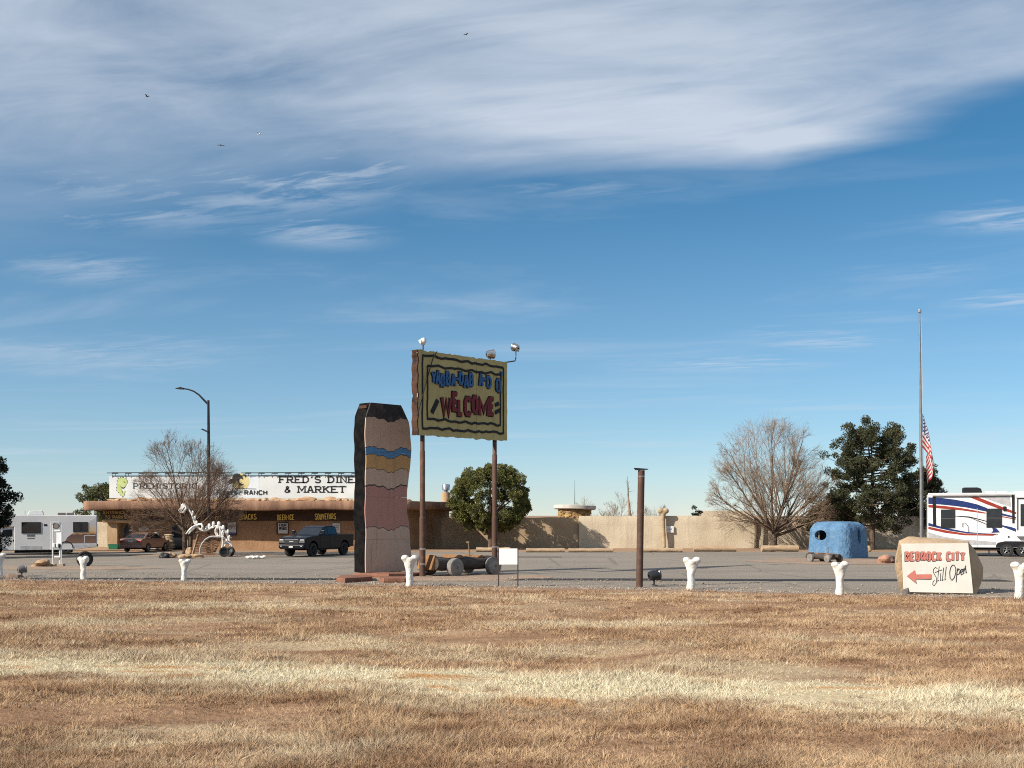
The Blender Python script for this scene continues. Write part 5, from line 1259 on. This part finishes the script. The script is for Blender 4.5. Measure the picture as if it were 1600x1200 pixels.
# ------------------------------------------------------------------ boulder sign
d = 39.2; k = d/F; rk = thing('boulder_sign', 'tan boulder carrying a white board that reads BEDROCK CITY Still Open', 'sign', (wx(1465, d), d, 0))
def rp_(x, y): return ((1380 + x/5.714 - 1465)*k, wz(740 + y/5.714, d))
M_BOULD = mat('pale_boulder', (.50, .37, .24), .95, (.40, .28, .18), scale=1.6, lo=.35, hi=.7, bump=.7, bscale=8, fine=.08)
front = [(150, 640), (118, 790), (130, 950), (175, 1085), (480, 1085), (830, 1098), (790, 860), (765, 630), (450, 618)]
mid = [(215, 600), (290, 566), (420, 580), (600, 585), (740, 602), (840, 608), (900, 690), (968, 840), (970, 960), (910, 1010), (880, 1090), (840, 1100)]
back = [(330, 600), (560, 600), (800, 640), (880, 760), (890, 1000), (860, 1090), (300, 1085), (230, 800)]
bm = bmesh.new()
for pts, y in ((front, .03), (mid, .75), (back, 1.5)):
    for x, yy in pts: a = rp_(x, yy); bm.verts.new((a[0], y + random.uniform(-.04, .04), max(a[1], -.06)))
bmesh.ops.convex_hull(bm, input=list(bm.verts)); bmesh.ops.triangulate(bm, faces=bm.faces)
bmesh.ops.subdivide_edges(bm, edges=bm.edges, cuts=5, use_grid_fill=True)
bo = MB().bm(bm).build('boulder', M_BOULD, rk); roughen(bo, .045, 2.2, 3.0, .014, 9)
bo.data.polygons.foreach_set('use_smooth', [True]*len(bo.data.polygons)); bo.data.set_sharp_from_angle(angle=R(28))
def on_board(pts, y0, y1, mbx): mbx.prism([rp_(*p) for p in pts], y0, y1); return mbx
YB = -.06
brd = on_board([(160, 625), (752, 620), (797, 1068), (180, 1055)], YB, YB+.035, MB()).build('board', mat('board_white', (.74, .73, .68), .6, (.68, .66, .60), scale=1.2), rk)
M_CORAL = mat('coral_paint', (.70, .25, .20), .6, (.64, .22, .18))
lett = 'BEDROCK CITY'
a0, a1 = rp_(196, 780)[0], rp_(716, 780)[0]; zb, zt_ = rp_(0, 772)[1], rp_(0, 702)[1]
mb = MB(); letters(mb, lett, a0-.012, a1-.012, zb-.018, zt_-.018, .066, YB-.006, YB-.002, gap=.8); mb.build('letter_shadow', M_INK, brd)
mb = MB(); letters(mb, lett, a0, a1, zb, zt_, .066, YB-.016, YB-.011, gap=.8); mb.build('lettering', M_CORAL, brd)
on_board([(208, 918), (278, 866), (284, 905), (424, 904), (422, 946), (284, 944), (292, 984)], YB-.006, YB-.002, MB()).build('arrow_shadow', M_INK, brd)
on_board([(204, 914), (275, 860), (281, 899), (422, 897), (424, 940), (283, 939), (289, 978)], YB-.014, YB-.010, MB()).build('arrow', M_CORAL, brd)
script = [[(478,850),(462,836),(444,852),(440,878),(455,905),(472,935),(468,975),(448,1000),(436,992),(438,968),(452,950)], [(494,828),(484,900),(480,962),(490,950)], [(455,884),(490,868),(520,860)],
          [(508,886),(502,955),(512,945)], [(513,856),(515,862)], [(533,838),(520,955),(530,945)], [(556,830),(543,948),(552,938)],
          [(612,814),(596,836),(586,880),(590,930),(606,952),(626,930),(640,886),(640,842),(626,816),(606,818)], [(656,845),(648,910),(644,968)], [(652,872),(668,848),(680,862),(672,892),(652,902)],
          [(684,886),(700,872),(702,852),(690,852),(682,880),(690,902),(706,892)], [(712,846),(711,893)], [(711,872),(722,842),(730,820)], [(726,838),(730,862),(731,884),(738,876)]]
mb = MB()
for i, pl in enumerate(script): mb.stroke([rp_(*p) for p in pl], .020, YB-.004-.0008*i, YB-.002)
mb.build('script_lettering', M_INK, brd)
boulder('small grey stone leaning on the lower left corner of the boulder sign', 1416, 930.5, (.13, .09, .16), 52, mat('dark_grey_rock', (.18, .16, .15), .95, bump=.5))

# ------------------------------------------------------------------ birds
def bird_obj(label, px_, py_, d, span, rz, flap, m):
    t = thing('bird', label, 'bird', (wx(px_, d), d, wz(py_, d)), rz, 'birds in the sky'); s = span/2
    MB().ball((0, 0, 0), (s*.13, s*.42, s*.12), sub=2).ball((0, s*.42, s*.03), (s*.07, s*.12, s*.07), sub=2).prism([(-s*.03, 0), (s*.03, 0), (s*.1, .0), (-s*.1, .01)], -s*.65, -s*.35).build('body', m, t, smooth=True)
    for sg_ in (-1, 1):
        vs = [(sg_*s*.08, s*.18, 0), (sg_*s*.08, -s*.16, 0), (sg_*s*.55, -s*.12, s*flap), (sg_*s*.55, s*.24, s*flap), (sg_*s*1.0, -s*.02, s*flap*.7), (sg_*s*.98, s*.06, s*flap*.7)]
        vs += [(x, y, z-.012) for x, y, z in vs]
        MB().add(vs, [(0, 1, 2, 3), (3, 2, 4, 5), (6, 9, 8, 7), (9, 11, 10, 8), (0, 3, 9, 6), (3, 5, 11, 9), (1, 7, 8, 2), (2, 8, 10, 4), (4, 10, 11, 5)]).build('wing', m, t)
M_BIRD = mat('dark_feathers', (.04, .028, .025), .8); M_BIRDW = mat('pale_feathers', (.60, .58, .55), .8)
bird_obj('dark bird, leftmost in the sky', 230, 151, 95, .6, R(70), .45, M_BIRD)
bird_obj('dark bird gliding with level wings, below the other birds', 345, 227, 95, .62, R(10), .05, M_BIRD)
bird_obj('pale bird, the only light one in the sky', 404, 210, 95, .5, R(60), .6, M_BIRDW)
bird_obj('dark bird highest in the sky near the top centre', 728, 54, 95, .55, R(-40), .3, M_BIRD)
# ------------------------------------------------------------------ vehicles
M_TYRE = mat('rubber', ()); M_RIM_ = mat('alloy', (.32, .33, .34), .35, (.24, .24, .25), metal=.8); M_RIMD = mat('black_alloy', (.03, .03, .032), .4, metal=.4)
M_LAMP = mat('lamp_glass', (.42, .43, .43), .15, spec=.6); M_TAIL = mat('tail_red', (.30, .02, .02), .25, spec=.5); M_PLATE = mat('plate', (.62, .62, .60), .5); M_UNDER = mat('underbody', (.012, .012, .013), .9)
def arch_poly(upper, bottom_z, axles, r, x_front, x_rear):
    pts = list(upper)                                    # from rear-bottom over the top to front-bottom
    for ax in sorted(axles, reverse=True):
        pts.append((ax + r, bottom_z))
        pts += [(ax + r*math.cos(a), bottom_z + r*.98*math.sin(a) + .0) for a in np.linspace(.25, math.pi-.25, 9)]
        pts.append((ax - r, bottom_z))
    return pts
def wheel(parent, x, y, r, w, rim_m, spokes=6, s=None):
    s = s or (1 if y > 0 else -1)
    M = Matrix.Translation((x, y, r)) @ Matrix.Rotation(R(90), 4, 'X')
    o = MB().lathe([(r*.62, -w/2), (r*.92, -w/2), (r, -w*.36), (r, w*.36), (r*.92, w/2), (r*.62, w/2), (r*.62, -w/2)], 26, M=M, cap=False).build('wheel', M_TYRE, parent, smooth='auto')
    yo = y + s*w*.40
    MB().lathe([(r*.62, -.02), (r*.56, .02), (r*.5, .02)], 26, M=Matrix.Translation((x, yo, r)) @ Matrix.Rotation(R(90), 4, 'X'), cap=False).build('rim', rim_m, o)
    MB().lathe([(r*.62, 0), (0, .001)], 26, M=Matrix.Translation((x, y + s*w*.2, r)) @ Matrix.Rotation(R(90), 4, 'X'), cap=False).build('brake_shadow_plate', M_UNDER, o)
    sp = MB()
    for i in range(spokes):
        a = 2*math.pi*i/spokes + .3
        sp.tube([(x + r*.06*math.cos(a), yo, r + r*.06*math.sin(a)), (x + r*.58*math.cos(a), yo, r + r*.58*math.sin(a))], [r*.10, r*.075], 5)
    sp.build('spokes', rim_m, o); return o
def cabin_mesh(prof, wb, wt):
    zb = min(p[1] for p in prof); ztp = max(p[1] for p in prof); hw = lambda z: wb + (wt-wb)*(z-zb)/(ztp-zb)
    n = len(prof); vs = [(x, -hw(z), z) for x, z in prof] + [(x, hw(z), z) for x, z in prof]
    fs = [tuple(range(n)), tuple(range(n, 2*n))[::-1]] + [(i, i+n, (i+1) % n + n, (i+1) % n) for i in range(n)]
    bm = bmesh.new(); v = [bm.verts.new(p) for p in vs]
    for f in fs: bm.faces.new([v[i] for i in f])
    bmesh.ops.recalc_face_normals(bm, faces=bm.faces); return bm, hw
def side_pane(poly, hw, side, off=.008, th=.006):
    vs = [(x, side*(hw(z)+off), z) for x, z in poly] + [(x, side*(hw(z)+off-th), z) for x, z in poly]; n = len(poly)
    bm = bmesh.new(); v = [bm.verts.new(p) for p in vs]
    bm.faces.new(v[:n]); bm.faces.new(v[n:][::-1])
    for i in range(n): bm.faces.new((v[i], v[i+n], v[(i+1) % n+n], v[(i+1) % n]))
    bmesh.ops.recalc_face_normals(bm, faces=bm.faces); return bm
def cross_pane(p0, p1, hw, inset=.06, off=.01, lo=.12, hi=.9):
    (x0, z0), (x1, z1) = p0, p1; a = Vector((x0, z0)).lerp(Vector((x1, z1)), lo); b = Vector((x0, z0)).lerp(Vector((x1, z1)), hi)
    t = (b-a).normalized(); nrm = Vector((-t.y, t.x))
    if nrm.y < 0: nrm = -nrm
    mb = MB(); vs = []
    for p in (a, b):
        q = p + nrm*off
        for s in (-1, 1): vs.append((q.x, s*(hw(p.y)-inset), q.y))
    vs += [(x - nrm.x*.006, y, z - nrm.y*.006) for x, y, z in vs]
    return mb.add(vs, [(0, 1, 3, 2), (4, 6, 7, 5), (0, 4, 5, 1), (2, 3, 7, 6), (0, 2, 6, 4), (1, 5, 7, 3)])

# pickup
d = 77.2; pk = thing('pickup_truck', 'dark navy crew-cab pickup truck parked in front of the diner', 'pickup truck', (wx(496, d), d, 0), R(246))
M_NAVY = mat('navy_paint', (.006, .009, .016), .3, (.009, .012, .02), coat=.06, spec=.12)
up_ = [(-2.88, .62), (-2.95, .78), (-2.95, 1.36), (-2.90, 1.42), (-.86, 1.40), (-.84, 1.36), (1.25, 1.36), (2.0, 1.35), (2.72, 1.26), (2.92, 1.14), (2.98, .92), (2.96, .62), (2.86, .50)]
pk_body = MB().prism(arch_poly(up_, .5, (1.93, -1.82), .54, 0, 0), -1.0, 1.0).build('body', M_NAVY, pk, bevel=.05)
MB().box(-2.6, 2.6, -.7, .7, .42, .6).build('chassis', M_UNDER, pk)
prof_ = [(1.30, 1.34), (.42, 1.93), (.15, 1.99), (-.75, 1.99), (-.95, 1.93), (-1.02, 1.34)]
bm, hw = cabin_mesh(prof_, .96, .76); MB().bm(bm).build('cab', M_NAVY, pk, bevel=.03)
cross_pane(prof_[0], prof_[1], hw).build('windshield', M_GLASS, pk); cross_pane(prof_[5], prof_[4], hw, lo=.25).build('rear_window', M_GLASS, pk)
for s in (-1, 1):
    MB().bm(side_pane([(.98, 1.43), (.40, 1.86), (.22, 1.90), (.18, 1.43)], hw, s)).build('side_window', M_GLASS, pk)
    MB().bm(side_pane([(.10, 1.43), (.10, 1.91), (-.70, 1.91), (-.84, 1.86), (-.88, 1.43)], hw, s)).build('side_window', M_GLASS, pk)
    dr = MB().box(.15, 1.12, s*1.003-.004, s*1.003+.004, .62, 1.34).build('door', M_NAVY, pk); MB().box(.22, .42, s*1.02-.012, s*1.02+.012, 1.20, 1.24).build('handle', M_DARKMETAL, dr)
    dr = MB().box(-.82, .11, s*1.003-.004, s*1.003+.004, .62, 1.34).build('door', M_NAVY, pk); MB().box(-.74, -.54, s*1.02-.012, s*1.02+.012, 1.20, 1.24).build('handle', M_DARKMETAL, dr)
    MB().box(2.66, 2.975, s*.80-.16, s*.80+.16, 1.05, 1.13, b=.02).build('headlight', M_LAMP, pk)
    MB().box(2.90, 3.06, s*.78-.07, s*.78+.07, .66, .72, b=.02).build('fog_light', M_LAMP, pk)
    mr = MB().box(.98, 1.14, s*1.16-.12, s*1.16+.12, 1.42, 1.70, b=.03).build('mirror', M_NAVY, pk); MB().box(1.02, 1.10, min(s*.95, s*1.08), max(s*.95, s*1.08), 1.46, 1.54).build('mirror_arm', M_DARKMETAL, mr)
    MB().box(-2.97, -2.85, s*.9-.09, s*.9+.09, .95, 1.30, b=.02).build('tail_light', M_TAIL, pk)
    MB().box(-.9, 1.2, s*.98-.10, s*.98+.06, .42, .48, b=.02).build('running_board', M_DARKMETAL, pk)
    for x in (1.93, -1.82): wheel(pk, x, s*.86, .45, .30, M_RIMD, 8)
MB().box(2.90, 3.0, -.56, .56, .84, 1.16, b=.03).build('grille', M_DARKMETAL, pk)
MB().box(2.995, 3.02, -.16, .16, .97, 1.03).build('grille_badge', M_LAMP, pk); MB().box(2.98, 3.01, -.5, .5, 1.13, 1.15).build('grille_trim', M_LAMP, pk)
MB().box(2.84, 3.05, -.98, .98, .55, .80, b=.05).build('front_bumper', M_NAVY, pk)
MB().box(3.06, 3.075, -.15, .15, .60, .70).build('number_plate', M_PLATE, pk)
MB().box(-3.05, -2.9, -.95, .95, .58, .74, b=.03).build('rear_bumper', M_DARKMETAL, pk)
MB().box(-2.78, -1.0, -.84, .84, 1.395, 1.425).build('bed_cover', M_UNDER, pk)

# sedan
d = 86.2; sd = thing('sedan', 'dusty rose-brown sedan parked nose-in at the diner entrance', 'car', (wx(228, d), d, 0), R(81))
M_ROSE = mat('rose_paint', (.24, .125, .095), .35, (.20, .105, .08), coat=.5, spec=.5)
up_ = [(-2.28, .32), (-2.38, .45), (-2.40, .78), (-2.30, .98), (-1.85, 1.02), (-1.2, .98), (.9, .94), (1.3, .92), (2.0, .80), (2.32, .66), (2.40, .48), (2.36, .28)]
MB().prism(arch_poly(up_, .27, (1.42, -1.38), .37, 0, 0), -.89, .89).build('body', M_ROSE, sd, bevel=.07)
MB().box(-2.1, 2.1, -.6, .6, .22, .35).build('chassis', M_UNDER, sd)
prof_ = [(1.15, .92), (.35, 1.36), (-.1, 1.44), (-.8, 1.41), (-1.15, 1.32), (-1.95, .98)]
bm, hw = cabin_mesh(prof_, .84, .60); MB().bm(bm).build('cab', M_ROSE, sd, bevel=.05)
cross_pane(prof_[0], prof_[1], hw).build('windshield', M_GLASS, sd); cross_pane(prof_[5], prof_[4], hw, lo=.12, hi=.95, inset=.08, off=.016).build('rear_window', M_GLASS, sd)
for s in (-1, 1):
    MB().bm(side_pane([(.82, 1.0), (.32, 1.29), (-.08, 1.36), (-.12, 1.0)], hw, s, .012)).build('side_window', M_GLASS, sd)
    MB().bm(side_pane([(-.18, 1.0), (-.16, 1.36), (-.78, 1.34), (-1.1, 1.25), (-1.52, 1.03)], hw, s, .012)).build('side_window', M_GLASS, sd)
    MB().box(-2.43, -2.2, s*.68-.19, s*.68+.19, .72, .88, b=.03).build('tail_light', M_TAIL, sd)
    MB().box(2.15, 2.38, s*.68-.17, s*.68+.17, .60, .72, b=.03).build('headlight', M_LAMP, sd)
    MB().box(.78, .92, s*.98-.09, s*.98+.09, .97, 1.08, b=.02).build('mirror', M_ROSE, sd)
    dr = MB().box(-.15, .88, s*.893-.004, s*.893+.004, .36, .90).build('door', M_ROSE, sd); MB().box(-.08, .1, s*.91-.01, s*.91+.01, .80, .83).build('handle', M_ROSE, dr)
    dr = MB().box(-1.0, -.19, s*.893-.004, s*.893+.004, .36, .92).build('door', M_ROSE, sd); MB().box(-.92, -.74, s*.91-.01, s*.91+.01, .82, .85).build('handle', M_ROSE, dr)
    for x in (1.42, -1.38): wheel(sd, x, s*.79, .33, .22, M_RIM_, 7)
MB().box(-2.415, -2.39, -.2, .2, .74, .86).build('number_plate', M_PLATE, sd)
MB().box(-2.46, -2.3, -.85, .85, .30, .52, b=.05).build('rear_bumper', M_ROSE, sd)

# motorhome (left)
d = 79.7; k = d/F; mh = thing('motorhome', 'white motorhome with a desert sunset picture on its rear side, behind the left evergreen', 'motorhome', (wx(86, d), d, 0), R(19))
qx = lambda x: (x/4.445 - 88)*k
qz = lambda y: wz(660 + y/4.445, d)
M_RVW = mat('rv_white', (.62, .63, .65), .45, (.56, .57, .60), scale=.6)
up_ = [(qx(-20), qz(690)), (qx(-45), qz(655)), (qx(-20), qz(643)), (qx(664), qz(645)), (qx(664), qz(868)), (qx(500), qz(886)), (qx(400), qz(886)), (qx(130), qz(886)), (qx(130), qz(725)), (qx(0), qz(720))]
MB().prism(up_, 0, 2.4).build('body', M_RVW, mh, bevel=.04)
cabp = [(qx(128), qz(728)), (qx(128), qz(890)), (qx(60), qz(890)), (qx(40), qz(850)), (qx(0), qz(832)), (qx(-45), qz(850)), (qx(-60), qz(890)), (qx(-130), qz(890)), (qx(-135), qz(830)), (qx(-60), qz(800)), (qx(-20), qz(735))]
MB().prism(cabp, .12, 2.28).build('cab', M_RVW, mh, bevel=.05)
MB().prism([(qx(60), qz(745)), (qx(118), qz(742)), (qx(118), qz(790)), (qx(40), qz(790))], .10, .115).build('cab_window', M_GLASS, mh)
MB().box(qx(120), qx(127), .09, .115, qz(825), qz(812)).build('door_handle', M_DARKMETAL, mh)
def rvwin(x0, x1, y0, y1, parent, fn=(qx, qz), off=-.02, r=.05):
    a, b, c, e = fn[0](x0), fn[0](x1), fn[1](y1), fn[1](y0)
    o = MB().box(a, b, off, off+.03, c, e).build('window', M_GLASS, parent, bevel=.012)
    MB().stroke([(a, c), (b, c), (b, e), (a, e)], .035, off-.012, off+.02, closed=True).build('frame', M_DARKMETAL, o); return o
rvwin(178, 298, 694, 768, mh); w_ = rvwin(510, 603, 694, 760, mh)
MB().box((qx(510)+qx(603))/2-.012, (qx(510)+qx(603))/2+.012, -.034, -.02, qz(758), qz(696)).build('divider', M_DARKMETAL, w_)
dr = MB().box(qx(362), qx(422), -.015, .02, qz(884), qz(690)).build('entry_door', M_RVW, mh, bevel=.01); MB().lathe([(.16, 0), (.15, .02), (0, .021)], 18, M=Matrix.Translation((qx(391), -.018, qz(718))) @ Matrix.Scale(1.25, 4, (0, 0, 1)) @ Matrix.Rotation(R(90), 4, 'X'), cap=False).build('door_window', M_GLASS, dr)
MB().box(qx(320), qx(340), -.01, .02, qz(720), qz(706)).build('vent', M_DARKMETAL, mh)
for a, b, c, e in ((212, 262, 778, 792), (214, 260, 800, 808)): MB().box(qx(a), qx(b), -.008, .01, qz(e), qz(c)).build('marking', mat('grey_marking', (.16, .17, .19), .6), mh)
for a, b in ((165, 205), (212, 262), (268, 305)): MB().box(qx(a), qx(b), -.01, .01, qz(884), qz(856)).build('storage_hatch', mat('hatch_grey', (.55, .56, .58), .5), mh, bevel=.005)
def mural_mat():
    m = bpy.data.materials.new('sunset_picture'); m.use_nodes = True; t = NT(m.node_tree); p = t.n['Principled BSDF']; p.inputs['Roughness'].default_value = .5
    tc_ = t.new('ShaderNodeTexCoord'); x, y, z = t.sep(tc_.outputs['Object'])
    h_ = t.math('ADD', z, t.math('MULTIPLY', t.math('SUBTRACT', t.noise(tc_.outputs['Object'], 2.2, 4, .6), .5), .35))
    r_ = t.new('ShaderNodeValToRGB'); e = r_.color_ramp.elements
    st = [(.0, (.16, .09, .06)), (.30, (.10, .06, .05)), (.36, (.42, .23, .10)), (.5, (.50, .36, .22)), (.75, (.42, .40, .42)), (1, (.45, .46, .50))]
    e[0].position, e[0].color = st[0][0], (*st[0][1], 1); e[1].position, e[1].color = st[1][0], (*st[1][1], 1)
    for s_, c_ in st[2:]: q = e.new(s_); q.color = (*c_, 1)
    mr = t.new('ShaderNodeMapRange'); t.put(mr.inputs['Value'], h_); mr.inputs['From Min'].default_value = .85; mr.inputs['From Max'].default_value = 2.5
    t.l.new(mr.outputs[0], r_.inputs[0]); t.l.new(r_.outputs[0], p.inputs['Base Color']); return m
MB().prism([(qx(450), qz(840)), (qx(660), qz(840)), (qx(660), qz(660)), (qx(610), qz(690)), (qx(606), qz(764)), (qx(510), qz(766)), (qx(470), qz(800))], -.008, .01).build('side_picture', mural_mat(), mh)
MB().box(qx(580), qx(584), -.014, -.009, qz(838), qz(786)).box(qx(584)+.001, qx(655), -.014, -.009, qz(790), qz(786)).build('hatch_trim', M_RVW, mh)
MB().box(qx(500), qx(664), -.012, .01, qz(866), qz(848)).build('lower_skirt', mat('hatch_grey', ()), mh)
MB().box(qx(650), qx(670), .1, 2.3, qz(866), qz(852)).build('rear_bumper', M_DARKMETAL, mh)
MB().box(qx(130), qx(500), .2, 2.2, qz(905), qz(886)).build('chassis', M_UNDER, mh)
for x, r in ((0, .40), (462, .41)):
    for y in (.16, 2.24): o = wheel(mh, qx(x), y, r, .26, M_RIM_, 5, -1 if y < 1 else 1)
    MB().stroke([(qx(x) + (r+.05)*math.cos(a), r + (r+.05)*math.sin(a)) for a in np.linspace(0, math.pi, 14)], .06, -.02, .1).build('wheel_arch', M_DARKMETAL, mh)
MB().box(qx(295), qx(358), .3, .6, 0.18, qz(886)).build('entry_step', M_DARKMETAL, mh)
MB().prism([(qx(208), qz(643)), (qx(222), qz(615)), (qx(305), qz(612)), (qx(314), qz(643))], .7, 1.5).build('roof_air_conditioner', M_WHITE, mh, bevel=.03)
for a, b in ((404, 455), (462, 510)): MB().box(qx(a), qx(b), .8, 1.4, qz(644), qz(627), b=.03).build('roof_vent', mat('grey_lamp', ()), mh)
MB().tube([(qx(192), 1, qz(644)), (qx(192), 1, qz(612))], .012, 4).build('roof_antenna', M_DARKMETAL, mh)

# travel trailer (right)
d = 74.8; k = d/F; tr = thing('travel_trailer', 'large white travel trailer with blue and red swooshes at the right edge', 'trailer', (wx(1586, d), d, 0), R(-18))
TX0 = 1580
ex = lambda x: (1380 + x/5.714 - TX0)*k
ez = lambda y: wz(740 + y/5.714, d)
M_TRW = mat('trailer_white', (.70, .70, .70), .4, (.64, .64, .65), scale=.6)
M_TBLUE = mat('trailer_blue', (.02, .04, .16), .35); M_TRED = mat('trailer_red', (.33, .045, .03), .35); M_TGREY = mat('trailer_grey', (.46, .46, .48), .4); M_TBLK = mat('trailer_black', (.015, .016, .02), .4)
MB().prism([(ex(412), ez(600)), (ex(412), ez(182)), (ex(440), ez(172)), (ex(2000), ez(168)), (ex(2060), ez(240)), (ex(2060), ez(600)), (ex(1900), ez(662)), (ex(560), ez(662)), (ex(430), ez(640))], 0, 2.5).build('body', M_TRW, tr, bevel=.03)
YS = -.006
def swoosh(pts, m, name, lay=0): return MB().prism([(ex(x), ez(y)) for x, y in pts], -.004-.004*(lay+1), -.001-.004*lay).build(name, m, tr)
swoosh([(414,525),(470,545),(560,570),(700,590),(985,610),(985,640),(560,640),(432,630),(414,598)], M_TGREY, 'lower_grey_band')
swoosh([(830,195),(1100,190),(1110,300),(1000,260)], M_TGREY, 'upper_grey_swoosh')
swoosh([(414,208),(520,214),(640,230),(740,250),(830,274),(910,306),(910,340),(830,322),(740,302),(640,288),(520,274),(414,268)], M_TBLUE, 'blue_swoosh')
swoosh([(1030,352),(1160,388),(1160,402),(1030,372)], M_TBLUE, 'blue_swoosh')
swoosh([(414,276),(560,288),(700,308),(820,330),(900,348),(900,358),(700,328),(414,300)], M_TRED, 'red_swoosh')
swoosh([(1030,378),(1150,402),(1150,412),(1030,388)], M_TRED, 'red_swoosh')
swoosh([(758,206),(822,204),(900,236),(980,272),(1060,306),(1155,345),(1155,366),(1040,326),(900,270)], M_TRED, 'red_swoosh', 1)
swoosh([(414,440),(520,474),(620,498),(740,522),(880,534),(1010,538),(1000,545),(740,535),(600,512),(414,468)], M_TBLUE, 'blue_swoosh')
swoosh([(414,475),(560,508),(720,536),(860,542),(1000,540),(960,556),(720,553),(560,532),(414,498)], M_TRED, 'red_swoosh')
swoosh([(640,376),(760,382),(840,402),(905,422),(905,430),(840,412),(760,394),(640,382)], M_TBLK, 'black_line')
swoosh([(760,394),(840,418),(905,450),(905,456),(840,428)], M_TBLK, 'black_line')
swoosh([(952,478),(990,490),(1020,526),(945,530),(960,512)], M_TBLUE, 'blue_fin')
swoosh([(1036,460),(1110,476),(1180,502),(1260,545),(1400,600),(1400,625),(1260,566),(1120,508),(1036,474)], M_TBLUE, 'blue_swoosh')
swoosh([(985,640),(1000,618),(1060,604),(1330,604),(1340,655),(985,660)], M_TBLK, 'fender', 1)
swoosh([(450,200),(478,200),(482,470),(455,470)], M_TBLK, 'awning_arm', 2); swoosh([(1116,190),(1140,190),(1140,445),(1120,445)], M_TBLK, 'awning_arm', 2)  # left black strip covers the awning arm and its shadow together
for a in ((524, 639, 322, 485), (908, 1031, 314, 480)):
    o = rvwin(*a, tr, (ex, ez), -.035); MB().box(ex(a[0]+2), ex(a[1]-2), -.052, -.046, ez((a[2]+a[3])/2+2), ez((a[2]+a[3])/2-2)).build('divider', mat('grey_lamp', ()), o)
sl = MB().box(ex(1152), ex(1600), -.35, .4, ez(560), ez(215)).build('slide_out', M_TRW, tr, bevel=.02)
MB().stroke([(ex(1160), ez(505)), (ex(1160), ez(225)), (ex(1500), ez(225))], .07, -.37, -.34).build('slide_trim', M_TBLK, sl)
o = rvwin(1185, 1330, 275, 465, sl, (ex, ez), -.375)
MB().box(ex(1145), ex(1600), -.42, .1, ez(215)+.001, ez(186)).build('slide_topper', M_TRW, tr)
MB().tube([(ex(450), -.09, ez(193)), (ex(1112), -.09, ez(190))], .075, 10).build('awning_roll', mat('awning_grey', (.42, .42, .42), .6), tr, smooth='auto')
MB().box(ex(412), ex(2000), -.03, .05, ez(184), ez(170)).build('roof_trim', M_TRW, tr)
MB().box(ex(1045), ex(1070), -.06, -.005, ez(334), ez(292), b=.01).build('porch_light', M_TBLK, tr)
MB().tube([(ex(705), -.05, ez(480)), (ex(705), -.06, ez(440)), (ex(730), -.07, ez(440)), (ex(752), -.07, ez(475)), (ex(756), -.05, ez(525))], .014, 6).build('grab_handle', M_TBLK, tr)
MB().box(ex(826), ex(831), -.012, -.009, ez(600), ez(310)).box(ex(826), ex(831), -.012, -.009, ez(660), ez(601)).build('door_seam', mat('hatch_grey', ()), tr)
for x, y in ((1090, 565), (1200, 548)): MB().lathe([(.06, 0), (.05, .02), (0, .021)], 12, M=Matrix.Translation((ex(x), -.02, ez(y))) @ Matrix.Rotation(R(90), 4, 'X'), cap=False).build('port', M_TBLK, tr)
MB().prism([(ex(714), ez(168)), (ex(714), ez(124)), (ex(722), ez(118)), (ex(840), ez(118)), (ex(870), ez(130)), (ex(880), ez(168))], .8, 1.6).build('roof_air_conditioner', M_TBLK, tr, bevel=.03)
for a, b in ((900, 990), (1005, 1090), (1150, 1230)): MB().box(ex(a), ex(b), .8, 1.5, ez(168), ez(154), b=.02).build('roof_vent', M_WHITE, tr)
MB().tube([(ex(552), .8, ez(172)), (ex(556), .8, ez(152)), (ex(575), .8, ez(152)), (ex(580), .8, ez(172))], .015, 5).build('roof_rack', M_TBLK, tr)
MB().box(ex(560), ex(1900), .15, 2.35, ez(690), ez(662)).build('chassis', M_UNDER, tr)
for x in (1076, 1212):
    for y in (.10, 2.4): wheel(tr, ex(x), y, .415, .24, M_RIM_, 5, -1 if y < 1 else 1)
for x in (925, 600): MB().box(ex(x), ex(x)+.07, .2, .27, 0, ez(688)).build('stabiliser_leg', M_DARKMETAL, tr)
